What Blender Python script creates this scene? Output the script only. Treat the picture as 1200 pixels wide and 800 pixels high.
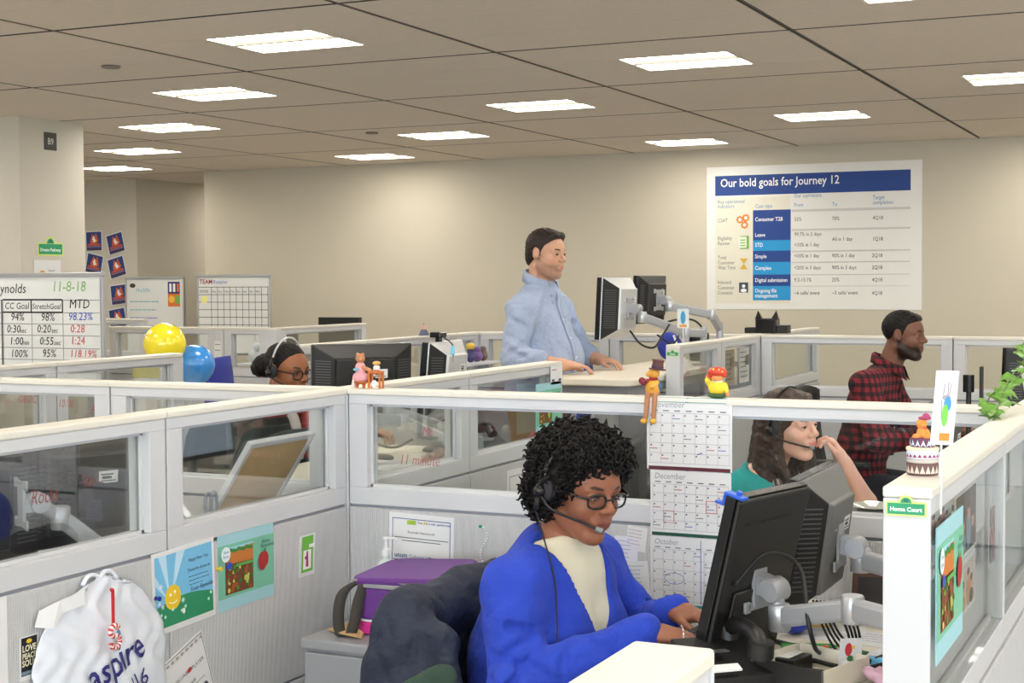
import bpy, math, random
import numpy as np
from mathutils import Matrix, Vector
for o in list(bpy.data.objects): bpy.data.objects.remove(o)
SC = bpy.context.scene
COL = SC.collection
PI = math.pi
RX = random.Random(7)

# ------------------------------------------------------------------ camera, world, light, exposure
cd = bpy.data.cameras.new('camera')
cam = bpy.data.objects.new('camera', cd); COL.objects.link(cam)
cd.sensor_width = 36.0; cd.lens = 53.4; cd.clip_start = 0.05; cd.clip_end = 200
cam.matrix_world = Matrix(((0.90624709, -0.01163385, 0.42258829, 0), (0.42270857, 0.03865927, -0.90544074, 0),
                           (-0.00580319, 0.99918472, 0.03995258, 1.6), (0, 0, 0, 1)))
SC.camera = cam
W = bpy.data.worlds.new('world'); SC.world = W; W.use_nodes = True
W.node_tree.nodes['Background'].inputs[0].default_value = (0.75, 0.85, 1.0, 1)
W.node_tree.nodes['Background'].inputs[1].default_value = 0.9
SC.view_settings.view_transform = 'Standard'; SC.view_settings.look = 'None'
SC.view_settings.gamma = 1.0; SC.view_settings.use_curve_mapping = False
SC.view_settings.exposure = 0.38
LAMP = 16.0            # radiance of the ceiling fixtures
def area(name, loc, rot, sx, sy, power, color):
    d = bpy.data.lights.new(name, 'AREA'); d.shape = 'RECTANGLE'; d.size = sx; d.size_y = sy; d.energy = power; d.color = color
    o = bpy.data.objects.new(name, d); COL.objects.link(o); o.location = loc; o.rotation_euler = rot; return o
# daylight entering through the window band of the wall behind the photographer
area('window_daylight', (1.5, -5.85, 1.75), (PI/2, 0, 0), 11.0, 1.7, 480, (0.80, 0.90, 1.0))
area('side_fill', (4.85, 1.0, 1.75), (PI/2, 0, PI/2), 8.0, 1.7, 130, (0.82, 0.91, 1.0))  # added fill to brighten side-facing panels; the right wall has no window opening

# ------------------------------------------------------------------ materials
MATS = {}
def mat(name, col=(.8, .8, .8), rough=.5, metal=0.0, spec=.5, bump=None, noise=None, emit=None, coat=0, alpha=None, sheen=0):
    """col is sRGB 0..1; bump=(kind, scale, strength); noise=(scale, amount)"""
    if name in MATS: return MATS[name]
    m = bpy.data.materials.new(name); m.use_nodes = True; MATS[name] = m
    nt = m.node_tree; b = nt.nodes['Principled BSDF']
    lin = tuple(((c/12.92) if c <= .04045 else ((c+.055)/1.055)**2.4) for c in col)
    b.inputs['Base Color'].default_value = (*lin, 1); b.inputs['Roughness'].default_value = rough
    b.inputs['Metallic'].default_value = metal; b.inputs['Specular IOR Level'].default_value = spec
    if coat: b.inputs['Coat Weight'].default_value = coat
    if sheen: b.inputs['Sheen Weight'].default_value = sheen
    tc = None
    def coords():
        nonlocal tc
        if tc is None: tc = nt.nodes.new('ShaderNodeTexCoord')
        return tc.outputs['Object']
    if noise:
        n = nt.nodes.new('ShaderNodeTexNoise'); n.inputs['Scale'].default_value = noise[0]; n.inputs['Detail'].default_value = 4
        nt.links.new(coords(), n.inputs['Vector'])
        r = nt.nodes.new('ShaderNodeMapRange'); r.inputs['From Min'].default_value = .3; r.inputs['From Max'].default_value = .7
        r.inputs['To Min'].default_value = 1-noise[1]; r.inputs['To Max'].default_value = 1+noise[1]
        nt.links.new(n.outputs['Fac'], r.inputs['Value'])
        mx = nt.nodes.new('ShaderNodeMix'); mx.data_type = 'RGBA'; mx.blend_type = 'MULTIPLY'; mx.inputs[0].default_value = 1
        mx.inputs[6].default_value = (*lin, 1); nt.links.new(r.outputs[0], mx.inputs[7]); nt.links.new(mx.outputs[2], b.inputs['Base Color'])
    if bump:
        kind, sc, st = bump[:3]
        if kind == 'noise':
            t = nt.nodes.new('ShaderNodeTexNoise'); t.inputs['Scale'].default_value = sc; t.inputs['Detail'].default_value = 3
        else:
            t = nt.nodes.new('ShaderNodeTexWave'); t.bands_direction = kind; t.inputs['Scale'].default_value = sc
            t.inputs['Distortion'].default_value = 1.5; t.inputs['Detail'].default_value = 2; t.inputs['Detail Scale'].default_value = 3
        nt.links.new(coords(), t.inputs['Vector'])
        bp = nt.nodes.new('ShaderNodeBump'); bp.inputs['Strength'].default_value = st; bp.inputs['Distance'].default_value = bump[3] if len(bump) > 3 else .002
        nt.links.new(t.outputs['Fac'], bp.inputs['Height']); nt.links.new(bp.outputs[0], b.inputs['Normal'])
    if emit:
        b.inputs['Emission Color'].default_value = (*emit[0], 1); b.inputs['Emission Strength'].default_value = emit[1]
    return m
def glass_mat(name, tint=(.97, .985, .98), refl=.38):
    if name in MATS: return MATS[name]
    m = bpy.data.materials.new(name); m.use_nodes = True; MATS[name] = m; nt = m.node_tree; nt.nodes.clear()
    out = nt.nodes.new('ShaderNodeOutputMaterial'); tr = nt.nodes.new('ShaderNodeBsdfTransparent'); gl = nt.nodes.new('ShaderNodeBsdfGlossy')
    tr.inputs[0].default_value = (*tint, 1); gl.inputs['Roughness'].default_value = .02
    fr = nt.nodes.new('ShaderNodeFresnel'); fr.inputs[0].default_value = 1.45
    mu = nt.nodes.new('ShaderNodeMath'); mu.operation = 'MULTIPLY'; mu.inputs[1].default_value = refl; nt.links.new(fr.outputs[0], mu.inputs[0])
    mx = nt.nodes.new('ShaderNodeMixShader'); nt.links.new(mu.outputs[0], mx.inputs[0]); nt.links.new(tr.outputs[0], mx.inputs[1])
    nt.links.new(gl.outputs[0], mx.inputs[2]); nt.links.new(mx.outputs[0], out.inputs[0]); return m
def C(r, g, b): return (r/255, g/255, b/255)
def flat(r, g, b, rough=.6):                       # plain printed / plastic colour
    return mat('colour_%d_%d_%d' % (r, g, b), C(r, g, b), rough)

# ------------------------------------------------------------------ mesh builder
ROOTM = {}
def thing(name, label, cat, loc=(0, 0, 0), rz=0, group=None):
    o = bpy.data.objects.new(name, None); COL.objects.link(o); o.location = loc; o.rotation_euler = (0, 0, rz); o.empty_display_size = .05
    o['label'] = label; o['category'] = cat
    if group: o['group'] = group
    ROOTM[o.name] = (Matrix.Translation(loc) @ Matrix.Rotation(rz, 4, 'Z'))
    return o
def tag(o, label, cat, group=None):
    o['label'] = label; o['category'] = cat
    if group: o['group'] = group
    return o
class MB:
    def __init__(s): s.v = []; s.f = []; s.m = []
    def add(s, vs, fs, m=0, M=None):
        b = len(s.v)
        if M is not None: vs = [tuple(M @ Vector(p)) for p in vs]
        s.v += [tuple(p) for p in vs]; s.f += [tuple(i+b for i in f) for f in fs]; s.m += [m]*len(fs); return s
    def box(s, x0, x1, y0, y1, z0, z1, m=0, M=None):
        vs = [(x0,y0,z0),(x1,y0,z0),(x1,y1,z0),(x0,y1,z0),(x0,y0,z1),(x1,y0,z1),(x1,y1,z1),(x0,y1,z1)]
        return s.add(vs, [(0,3,2,1),(4,5,6,7),(0,1,5,4),(1,2,6,5),(2,3,7,6),(3,0,4,7)], m, M)
    def prism(s, pts, z0, z1, m=0, M=None):          # polygon in xy (counter-clockwise) extruded in z
        n = len(pts); vs = [(x, y, z0) for x, y in pts]+[(x, y, z1) for x, y in pts]
        fs = [tuple(range(n))[::-1], tuple(range(n, 2*n))]+[(i, (i+1) % n, n+(i+1) % n, n+i) for i in range(n)]
        return s.add(vs, fs, m, M)
    def rrect(s, x0, x1, y0, y1, z0, z1, r, m=0, M=None, n=4):
        pts = []
        for cx, cy, a in ((x1-r, y1-r, 0), (x0+r, y1-r, 90), (x0+r, y0+r, 180), (x1-r, y0+r, 270)):
            for i in range(n+1):
                t = math.radians(a+90*i/n); pts.append((cx+r*math.cos(t), cy+r*math.sin(t)))
        return s.prism(pts, z0, z1, m, M)
    def tube(s, pts, r, n=8, m=0, M=None, closed=False):
        P = [Vector(p) for p in pts]; k = len(P); rs = r if isinstance(r, (list, tuple)) else [r]*k
        vs = []; fs = []; up = None
        for i in range(k):
            if closed: t = P[(i+1) % k]-P[i-1]
            else: t = P[min(i+1, k-1)]-P[max(i-1, 0)]
            t.normalize()
            if up is None: up = t.orthogonal().normalized()
            else:
                up = up-t*up.dot(t)
                up = up.normalized() if up.length > 1e-6 else t.orthogonal().normalized()
            w = t.cross(up)
            for j in range(n):
                a = 2*PI*j/n; vs.append(P[i]+(up*math.cos(a)+w*math.sin(a))*rs[i])
        for i in range(k if closed else k-1):
            for j in range(n):
                a = i*n+j; b = i*n+(j+1) % n; c = ((i+1) % k)*n+(j+1) % n; d = ((i+1) % k)*n+j; fs.append((a, b, c, d))
        if not closed: fs += [tuple(range(n))[::-1], tuple(range((k-1)*n, k*n))]
        return s.add(vs, fs, m, M)
    def lathe(s, prof, n=24, m=0, M=None):
        vs = []; fs = []
        for r, z in prof:
            for j in range(n): a = 2*PI*j/n; vs.append((r*math.cos(a), r*math.sin(a), z))
        for i in range(len(prof)-1):
            for j in range(n): fs.append((i*n+j, i*n+(j+1) % n, (i+1)*n+(j+1) % n, (i+1)*n+j))
        fs += [tuple(range(n))[::-1], tuple(range((len(prof)-1)*n, len(prof)*n))]
        return s.add(vs, fs, m, M)
    def ell(s, c, r, nu=16, nv=10, m=0, M=None):
        vs = []; fs = []
        for i in range(nv+1):
            t = PI*i/nv
            for j in range(nu):
                a = 2*PI*j/nu; vs.append((c[0]+r[0]*math.sin(t)*math.cos(a), c[1]+r[1]*math.sin(t)*math.sin(a), c[2]-r[2]*math.cos(t)))
        for i in range(nv):
            for j in range(nu): fs.append((i*nu+j, i*nu+(j+1) % nu, (i+1)*nu+(j+1) % nu, (i+1)*nu+j))
        return s.add(vs, fs, m, M)
    def build(s, name, mats, parent=None, smooth=None, bevel=0, local=False):
        me = bpy.data.meshes.new(name); vs = s.v
        if parent is not None and not local:
            p = parent; Mi = None
            while p is not None:
                if p.name in ROOTM: Mi = ROOTM[p.name].inverted(); break
                p = p.parent
            if Mi is not None: vs = [Mi @ Vector(q) for q in vs]
        me.from_pydata([tuple(q) for q in vs], [], s.f)
        mats = mats if isinstance(mats, (list, tuple)) else [mats]
        for q in mats: me.materials.append(q)
        me.polygons.foreach_set('material_index', s.m)
        me.validate(); me.update()
        if smooth is not None:
            me.shade_smooth()
            if smooth: me.set_sharp_from_angle(angle=math.radians(smooth))
        o = bpy.data.objects.new(name, me); COL.objects.link(o)
        if parent is not None: o.parent = parent
        if bevel:
            b = o.modifiers.new('bevel', 'BEVEL'); b.width = bevel; b.segments = 2; b.limit_method = 'ANGLE'
        return o
def obj_from_mesh(name, me, parent=None):
    o = bpy.data.objects.new(name, me); COL.objects.link(o)
    if parent is not None: o.parent = parent
    return o
def structure(o): o['kind'] = 'structure'; return o
def frame(o, x, y, z=None):                           # 4x4 from origin + axes
    x = Vector(x).normalized(); y = Vector(y).normalized(); z = x.cross(y).normalized() if z is None else Vector(z).normalized()
    return Matrix(((x[0], y[0], z[0], o[0]), (x[1], y[1], z[1], o[1]), (x[2], y[2], z[2], o[2]), (0, 0, 0, 1)))
def arc(c, r, a0, a1, n): return [(c[0]+r*math.cos(math.radians(a0+(a1-a0)*i/n)), c[1]+r*math.sin(math.radians(a0+(a1-a0)*i/n))) for i in range(n+1)]
def curve(pts, n=6):                                  # Catmull-Rom through points
    P = [Vector(p) for p in pts]; P = [2*P[0]-P[1]]+P+[2*P[-1]-P[-2]]; out = []
    for i in range(1, len(P)-2):
        for k in range(n):
            t = k/n; a, b, c, d = P[i-1], P[i], P[i+1], P[i+2]
            out.append(.5*((2*b)+(c-a)*t+(2*a-5*b+4*c-d)*t*t+(3*b-a-3*c+d)*t**3))
    out.append(P[-2]); return out

# ------------------------------------------------------------------ flat print: sheets of paper, boards, signs
TXT = {}
def text_geo(s, bold=0):
    k = (s, bold)
    if k not in TXT:
        cu = bpy.data.curves.new('t', 'FONT'); cu.body = s; cu.size = 1; cu.resolution_u = 2; cu.offset = bold
        ob = bpy.data.objects.new('t', cu); me = bpy.data.meshes.new_from_object(ob)
        TXT[k] = ([(v.co.x, v.co.y) for v in me.vertices], [tuple(p.vertices) for p in me.polygons])
        bpy.data.objects.remove(ob); bpy.data.curves.remove(cu); bpy.data.meshes.remove(me)
    return TXT[k]
def print_mesh(items, P0, u, d, sc, lift=.0007, bend=None):
    """items in sheet units (x right, y down): r x y w h col | p pts col | c cx cy r col | t text x y size col {opts} | l x0 y0 x1 y1 w col"""
    mb = MB(); mats = []; P0 = Vector(P0); u = Vector(u).normalized(); d = Vector(d).normalized(); n = u.cross(-d)
    def mi(c):
        m = flat(*c) if isinstance(c, tuple) else c
        if m not in mats: mats.append(m)
        return mats.index(m)
    for i, it in enumerate(items):
        h = lift+.00005*i; K = it[0]
        if K == 'r': x, y, w, hh = it[1:5]; pts = [(x, y+hh), (x+w, y+hh), (x+w, y), (x, y)]; fs = [(0, 1, 2, 3)]; c = it[5]
        elif K == 'p': pts = it[1]; fs = [tuple(range(len(pts)))]; c = it[2]
        elif K == 'c':
            cx, cy, r = it[1:4]; rx, ry = r if isinstance(r, tuple) else (r, r)
            pts = [(cx+rx*math.cos(2*PI*k/20), cy-ry*math.sin(2*PI*k/20)) for k in range(20)]; fs = [tuple(range(20))]; c = it[4]
        elif K == 'l':
            x0, y0, x1, y1, w = it[1:6]; L = math.hypot(x1-x0, y1-y0) or 1; px, py = -(y1-y0)/L*w/2, (x1-x0)/L*w/2
            pts = [(x0+px, y0+py), (x1+px, y1+py), (x1-px, y1-py), (x0-px, y0-py)]; fs = [(0, 1, 2, 3)]; c = it[6]
        elif K == 't':
            o = it[6] if len(it) > 6 else {}; vs, fs = text_geo(it[1], o.get('bold', 0)); size = it[4]; sh = o.get('shear', 0); ra = math.radians(o.get('rot', 0)); cw = o.get('cw', 1)
            wd = max([v[0] for v in vs] or [0]); off = {'l': 0, 'c': -wd/2, 'r': -wd}[o.get('al', 'l')]; pts = []
            for vx, vy in vs:
                a = ((vx+off)*cw+sh*vy)*size; b = -vy*size; pts.append((it[2]+a*math.cos(ra)-b*math.sin(ra), it[3]+a*math.sin(ra)+b*math.cos(ra)))
            c = it[5]
        vs = []
        for x, y in pts:
            q = P0+u*(x*sc)+d*(y*sc)+n*h
            if bend: q = q+n*bend(x, y)
            vs.append(q)
        mb.add(vs, fs, mi(c))
    return mb, mats
def sheet(name, P0, u, d, w, h, items, base, label=None, cat=None, unit=100., th=.0012, parent=None, group=None, pname='print'):
    """a flat thing with real thickness: top-left corner P0, right u, down d, w x h metres; items in units of w/unit"""
    P0 = Vector(P0); u = Vector(u).normalized(); d = Vector(d).normalized()
    n = u.cross(-d)
    mb = MB(); mb.box(0, w, 0, h, -th, .0003, 0, frame(P0, u, d, n))
    mb.f = [f[::-1] for f in mb.f] if u.cross(d).dot(n) < 0 else mb.f
    if parent is None:
        root = thing(name, label, cat, tuple(P0), 0, group); mb.build('sheet', base, root); par = root
    else: par = mb.build(name, base, parent); root = par
    if items:
        pm, mats = print_mesh(items, P0, u, d, w/unit); po = pm.build(pname, mats, par)
        if len(items) < 9: po['kind'] = 'stuff'
    return root
# ------------------------------------------------------------------ shared materials
M_wall = mat('wall_paint', C(202, 194, 176), .75, bump=('noise', 60, .15))
M_wall2 = mat('pillar_paint', C(204, 198, 184), .75, bump=('noise', 60, .15))
M_tile = mat('ceiling_tile', C(222, 211, 198), .9, noise=(25, .03), bump=('noise', 180, .4))
M_dark = mat('ceiling_reveal', C(40, 38, 34), .8)
M_runner = mat('runner_metal', C(120, 112, 100), .5, .3)
M_carpet = mat('carpet', C(150, 146, 138), .95, noise=(40, .2), bump=('noise', 300, .8))
M_white = mat('white_laminate', C(226, 227, 229), .45, noise=(8, .01))
M_cap = mat('panel_cap', C(222, 218, 206), .4)
M_frame = mat('panel_frame', C(203, 204, 206), .42)
M_fabric = mat('panel_fabric', C(203, 203, 204), .9, noise=(30, .02), bump=('X', 60, .9))
M_base = mat('panel_kick', C(150, 150, 152), .6)
M_groove = mat('panel_groove', C(150, 152, 160), .6)
M_glass = glass_mat('panel_glass')
M_black = mat('black_plastic', C(24, 23, 23), .45, bump=('noise', 400, .1))
M_blackg = mat('black_gloss', C(18, 18, 19), .2)
M_silver = mat('silver_plastic', C(196, 196, 196), .35, .25)
M_alu = mat('brushed_aluminium', C(190, 192, 196), .3, .6)
M_cable = mat('cable_rubber', C(22, 22, 22), .5)
M_desk = mat('desk_laminate', C(222, 214, 196), .45, noise=(6, .02))
M_paper = mat('paper', C(224, 224, 224), .7)
M_chrome = mat('chrome', C(210, 210, 210), .15, .9)

# ------------------------------------------------------------------ floor, ceiling
CZ = 2.759
structure(MB().box(-15, 5, -6.2, 21, -.1, 0).build('floor', M_carpet))
ceil_o = structure(MB().box(-15, 5, -6.2, 21, CZ+.06, CZ+.16).build('ceiling', M_dark))
MOD = 1.524; X0 = -1.83; Y0 = 5.488
def tile_mesh(w, l):
    t = .03; vs = []
    for z in (CZ+t, CZ): vs += [(-w/2, -l/2, z), (w/2, -l/2, z), (w/2, l/2, z), (-w/2, l/2, z)]
    fs = [(0, 1, 2, 3), (7, 6, 5, 4)]+[((i+1) % 4, i, 4+i, 4+(i+1) % 4) for i in range(4)]
    me = bpy.data.meshes.new('ceiling_tile'); me.from_pydata(vs, [], fs); me.materials.append(M_tile); me.update(); return me
TW = MOD-.03; TH = MOD/3
tm_a = tile_mesh(TW, TH-.018); tm_b = tile_mesh(TW, TH-.004)
FW = .60; tm_c = tile_mesh((TW-FW)/2-.004, TH-.004)
M_lens = mat('light_lens', (1, 1, 1), .5, emit=((1.0, .95, .86), LAMP))
M_lbar = mat('light_bar', C(112, 108, 98), .6)
M_lframe = mat('light_frame', C(235, 232, 222), .4)
far_mb = MB(); proto = None
def light(x, y):
    global proto
    if proto is None:
        r = thing('ceiling_light', 'recessed square ceiling light with two bright lenses and a middle bar', 'ceiling light', (0, 0, CZ), 0, 'recessed lights in the tile ceiling')
        w = FW/2; h = TH/2-.004; f = MB()
        for a in (-1, 1):
            f.box(-w, w, a*h-.009, a*h+.009, .0, .05); f.box(a*w-.009, a*w+.009, -h, h, .0, .05)
        f.box(-w, w, -h, h, .05, .055); f.build('frame', M_lframe, r, local=True)
        for a in (-1, 1):
            y0, y1 = (.022, h-.01) if a > 0 else (-h+.01, -.022)
            MB().box(-w+.01, w-.01, y0, y1, .012, .02).build('lens', M_lens, r, local=True)
        MB().prism([(-.022, .02), (-.012, .0), (.012, .0), (.022, .02)], -w+.01, w-.01, 0, frame((0, 0, 0), (0, 1, 0), (0, 0, 1))).build('centre_bar', M_lbar, r, local=True)
        r.location = (x, y, CZ); proto = r; return
    r = proto.copy(); COL.objects.link(r); r.location = (x, y, CZ)
    for ch in proto.children:
        c = ch.copy(); COL.objects.link(c); c.parent = r
for ci in range(-4, 8):
    xc = X0-MOD*(ci+.5)
    for ri in range(-7, 7):
        y0 = Y0+MOD*ri
        if xc > 4 or y0 < -6: continue
        fixture = (ci+ri) % 2 == 1 and not (ri >= 5 and ci >= 6)
        if ri >= 5 and not (ci in (5, 6, 7)): continue          # beyond the rear wall
        near = -1 <= ri <= 6 and -1 <= ci <= 7
        for k in range(3):
            yc = y0+TH*(k+.5)+(.008, 0, -.008)[k]
            if fixture and k == 1:
                xs = [(tm_c, xc-s*(FW/2+(TW-FW)/4)) for s in (1, -1)]
                light(xc, yc)
            else: xs = [(tm_b if k == 1 else tm_a, xc)]
            for me, x in xs:
                if near:
                    o = obj_from_mesh('ceiling_tile', me, ceil_o); o.location = (x, yc, 0)
                else:
                    far_mb.add([(v.co.x+x, v.co.y+yc, v.co.z) for v in me.vertices], [tuple(p.vertices) for p in me.polygons])
fo = far_mb.build('ceiling_tile_field', M_tile, ceil_o); fo['kind'] = 'stuff'
run_mb = None
for ci in range(-4, 9):
    x = X0-MOD*ci
    if x > 4.6: continue
    MB().box(x-.0105, x+.0065, -6, 15.9, CZ+.0005, CZ+.05).build('ceiling_runner', M_dark, ceil_o); MB().box(x+.0065, x+.0095, -6, 15.9, CZ-.001, CZ+.05).build('runner_flange', M_runner, ceil_o)
for ri in range(-1, 8):
    y = Y0+MOD*ri; MB().box(-14.5, 4.8, y-.016, y+.016, CZ+.001, CZ+.05).build('ceiling_seam', M_dark, ceil_o)
# small round sprinkler caps set in the tiles
for i, (x, y) in enumerate(((-5.39, 6.50), (-.92, 6.06), (-6.0, 10.3))):
    tag(MB().lathe([(.05, CZ-.001), (.052, CZ-.006), (.045, CZ-.012), (0.01, CZ-.013)], 20, 0, Matrix.Translation((x, y, 0))).build('sprinkler_cap', mat('cap_grey', C(120, 114, 104), .5), smooth=30),
        'small round grey sprinkler cap in a ceiling tile', 'sprinkler cap', 'sprinkler caps in the ceiling')

# ------------------------------------------------------------------ walls
structure(MB().box(-9.46, 5, 13.1, 13.3, 0, CZ+.06).build('wall_back', M_wall))
structure(MB().box(-9.66, -9.46, 13.1, 20.8, 0, CZ+.06).build('wall_recess', M_wall))
structure(MB().box(-15, -11.0, 13.66, 20.8, 0, CZ+.06).build('wall_block', M_wall2))
structure(MB().box(-11.0, -9.46, 20.8, 21, 0, CZ+.06).build('wall_corridor', M_wall))
structure(MB().box(-15.1, -15, -6.2, 13.7, 0, CZ+.06).build('wall_left', M_wall))
structure(MB().box(5, 5.1, -6.2, 13.3, 0, CZ+.06).build('wall_right', M_wall))
wf = MB().box(-15, 5, -6.2, -6, 0, .85).box(-15, 5, -6.2, -6, 2.65, CZ+.06).box(-15, -4.1, -6.2, -6, .85, 2.65)
for x in (-4.1, -1.3, 1.5, 4.3): wf.box(x-.05, x+.05, -6.2, -6, .85, 2.65)
structure(wf.build('wall_front', M_wall))
structure(MB().box(-8.3, -7.55, 8.13, 8.79, 0, CZ+.06).build('pillar', M_wall2, bevel=.006))
structure(MB().box(-9.44, 5, 13.085, 13.1, 0, .1).build('baseboard_back', mat('baseboard', C(70, 68, 66), .6)))

# ------------------------------------------------------------------ cubicle panels
PH = 1.27; PT = .037
def panel(axis, c, a, b, label, group=None, sill=.91, ends='', stiles=.066, flush=False):
    """glazed cubicle panel from a to b along axis ('x' or 'y') with its centre plane at c"""
    L = b-a
    if axis == 'x': r = thing('cubicle_panel', label, 'cubicle panel', (a, c, 0), 0, group)
    else: r = thing('cubicle_panel', label, 'cubicle panel', (c, a, 0), PI/2, group)
    g = .0025
    def bx(name, m, *q, bevel=.002): return MB().box(*q).build(name, m, r, local=True, bevel=bevel)
    bx('top_cap', M_cap, 0, L, -PT-.002, PT+.002, PH-.018, PH, bevel=.004)
    bx('rail', M_frame, g, L-g, -PT+.003, PT-.003, PH-.047, PH-.018)
    bx('rail', M_frame, g, L-g, -PT+.003, PT-.003, sill+.003, sill+.056)
    for x0, x1 in ((g, stiles), (L-stiles, L-g)):
        bx('stile', M_frame, x0, x1, -PT+.003, PT-.003, sill+.056, PH-.047)
    bd = MB(); t = .008
    for y in (-.012, .004):
        bd.box(stiles, L-stiles, y, y+t, PH-.055, PH-.047); bd.box(stiles, L-stiles, y, y+t, sill+.056, sill+.064)
        bd.box(stiles, stiles+.008, y, y+t, sill+.056, PH-.047); bd.box(L-stiles-.008, L-stiles, y, y+t, sill+.056, PH-.047)
    bd.build('glazing_bead', M_frame, r, local=True)
    gy = -PT+.006 if flush else 0
    bx('glass_pane', M_glass, stiles+.002, L-stiles-.002, gy-.003, gy+.003, sill+.058, PH-.049, bevel=0)
    if flush: bx('tackboard', M_fabric, stiles, L-stiles, .005, .02, sill+.05, 1.075, bevel=.002)
    bx('core', M_groove, .004, L-.004, -PT+.012, PT-.012, .08, sill+.003, bevel=0)
    for s in (-1, 1):
        y0, y1 = (PT-.012, PT) if s > 0 else (-PT, -PT+.012)
        bx('fabric_tile', M_fabric, g, L-g, y0, y1, .44, sill-.006, bevel=.003)
        bx('fabric_tile', M_fabric, g, L-g, y0, y1, .1, .434, bevel=.003)
    bx('kick_plate', M_base, 0, L, -.025, .025, 0, .1, bevel=0)
    for q in ends:
        x0, x1 = (-.004, g) if q == 'a' else (L-g, L+.004)
        bx('end_cap', M_frame, x0, x1, -PT, PT, .01, PH-.018, bevel=.0015)
    return r
def post(x, y, label, group='corner posts of the cubicle panels', h=PH):
    r = thing('panel_post', label, 'panel post', (x, y, 0), 0, group); w = PT+.001
    MB().box(-w, w, -w, w, 0, h-.018).build('shaft', M_frame, r, local=True, bevel=.002)
    MB().box(-w-.001, w+.001, -w-.001, w+.001, h-.018, h).build('top_cap', M_cap, r, local=True, bevel=.004)
    return r
LX = -2.482; CY = 4.067; RXX = -.446; MX = -4.39; BY = 8.86
panel('y', LX, 1.31, 2.228, 'white glazed cubicle panel ending the row beside the hanging plastic bag')
P_L1 = panel('y', LX, 2.23, 3.143, 'white glazed cubicle panel with the plastic bag and candy cane hanging on it')
panel('y', LX, 3.145, 4.028, 'white glazed cubicle panel with the garden picture and framed board behind its pane')
post(LX, CY, 'white corner post under the bear couple figurine')
P_C1 = panel('x', CY, -2.443, -1.345, 'white glazed cubicle panel behind the curly haired woman with a certificate on it')
panel('x', CY, -1.343, -.486, 'white glazed cubicle panel with the long wall calendars hanging on it')
panel('x', CY, -3.37, -2.521, 'white glazed cubicle panel in front of the woman with the hair bun')
P_CL2 = panel('x', CY, -4.351, -3.372, 'white glazed cubicle panel with red handwriting on its pane, below the whiteboard')
post(RXX, CY, 'white corner post beside the trailing ivy plant')
panel('y', RXX, .42, 1.30, 'white cubicle panel end with bright top in front of the typing woman', ends='b')
P_R1 = panel('y', RXX, 2.43, 3.355, 'white glazed cubicle panel carrying the green street sign and the cake ornament', sill=.82, ends='a', stiles=.014, flush=True)
panel('y', RXX, 3.357, 4.028, 'white glazed cubicle panel under the trailing ivy plant', sill=.82, stiles=.014, flush=True)
panel('y', RXX, 4.106, 5.0, 'white glazed cubicle panel beyond the ivy plant', sill=.82, stiles=.014, flush=True)
P_L3 = panel('y', LX, 4.106, 4.88, 'white glazed cubicle panel beside the silver monitor arm and notebook')
P_L4 = panel('y', LX, 4.882, 5.72, 'white glazed cubicle panel with a garden picture, ending beside the standing man', ends='b')
P_L5 = panel('y', LX-.04, 7.34, 8.06, 'white glazed cubicle panel with a small green sign beside the standing desk', ends='a')
panel('y', LX-.04, 8.062, 8.82, 'white glazed cubicle panel with notes on its pane behind the yellow shirted figurine')
post(LX-.04, BY, 'white corner post behind the yellow shirted figurine')
panel('y', LX-.04, 8.9, 10.3, 'white glazed cubicle panel running back to the rear wall below the goals poster')
panel('x', BY, -2.482, -1.37, 'white glazed cubicle panel between the figurine and the man in plaid')
panel('x', BY, -1.368, -.45, 'white glazed cubicle panel behind the man in plaid')
panel('x', BY, -.448, .47, 'white glazed cubicle panel behind the black monitor with the ivy')
panel('x', BY, -3.45, -2.561, 'white cubicle panel behind the standing man\'s monitors')
panel('x', BY, -4.351, -3.452, 'white cubicle panel behind the standing man')
panel('y', MX-.06, 4.106, 4.95, 'white glazed cubicle panel in front of the whiteboard with goal figures')
panel('y', MX-.06, 4.952, 5.80, 'white glazed cubicle panel ending at the balloons', ends='b')
panel('y', MX, 6.62, 7.4, 'white glazed cubicle panel behind the woman with the hair bun', ends='a')
panel('y', MX, 7.402, 8.2, 'white glazed cubicle panel behind the two office monitors and webcam')
panel('y', MX, 8.202, 8.82, 'white glazed cubicle panel behind the standing man\'s back')
post(MX, BY, 'white corner post behind the standing man')
panel('x', 9.25, -7.7, -6.72, 'white glazed cubicle panel behind the yellow balloon')
panel('x', 9.25, -6.64, -6.26, 'narrow white glazed cubicle panel with rabbit figures behind its pane')
post(-6.68, 9.25, 'white corner post behind the blue balloon')
post(-6.22, 9.25, 'white corner post below the calendar whiteboard')
panel('y', -6.22, 9.29, 10.5, 'white glazed cubicle panel receding from the calendar whiteboard')
panel('x', 11.3, -10.1, -9.0, 'white cubicle panel in front of the wall of blue posters')
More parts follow.
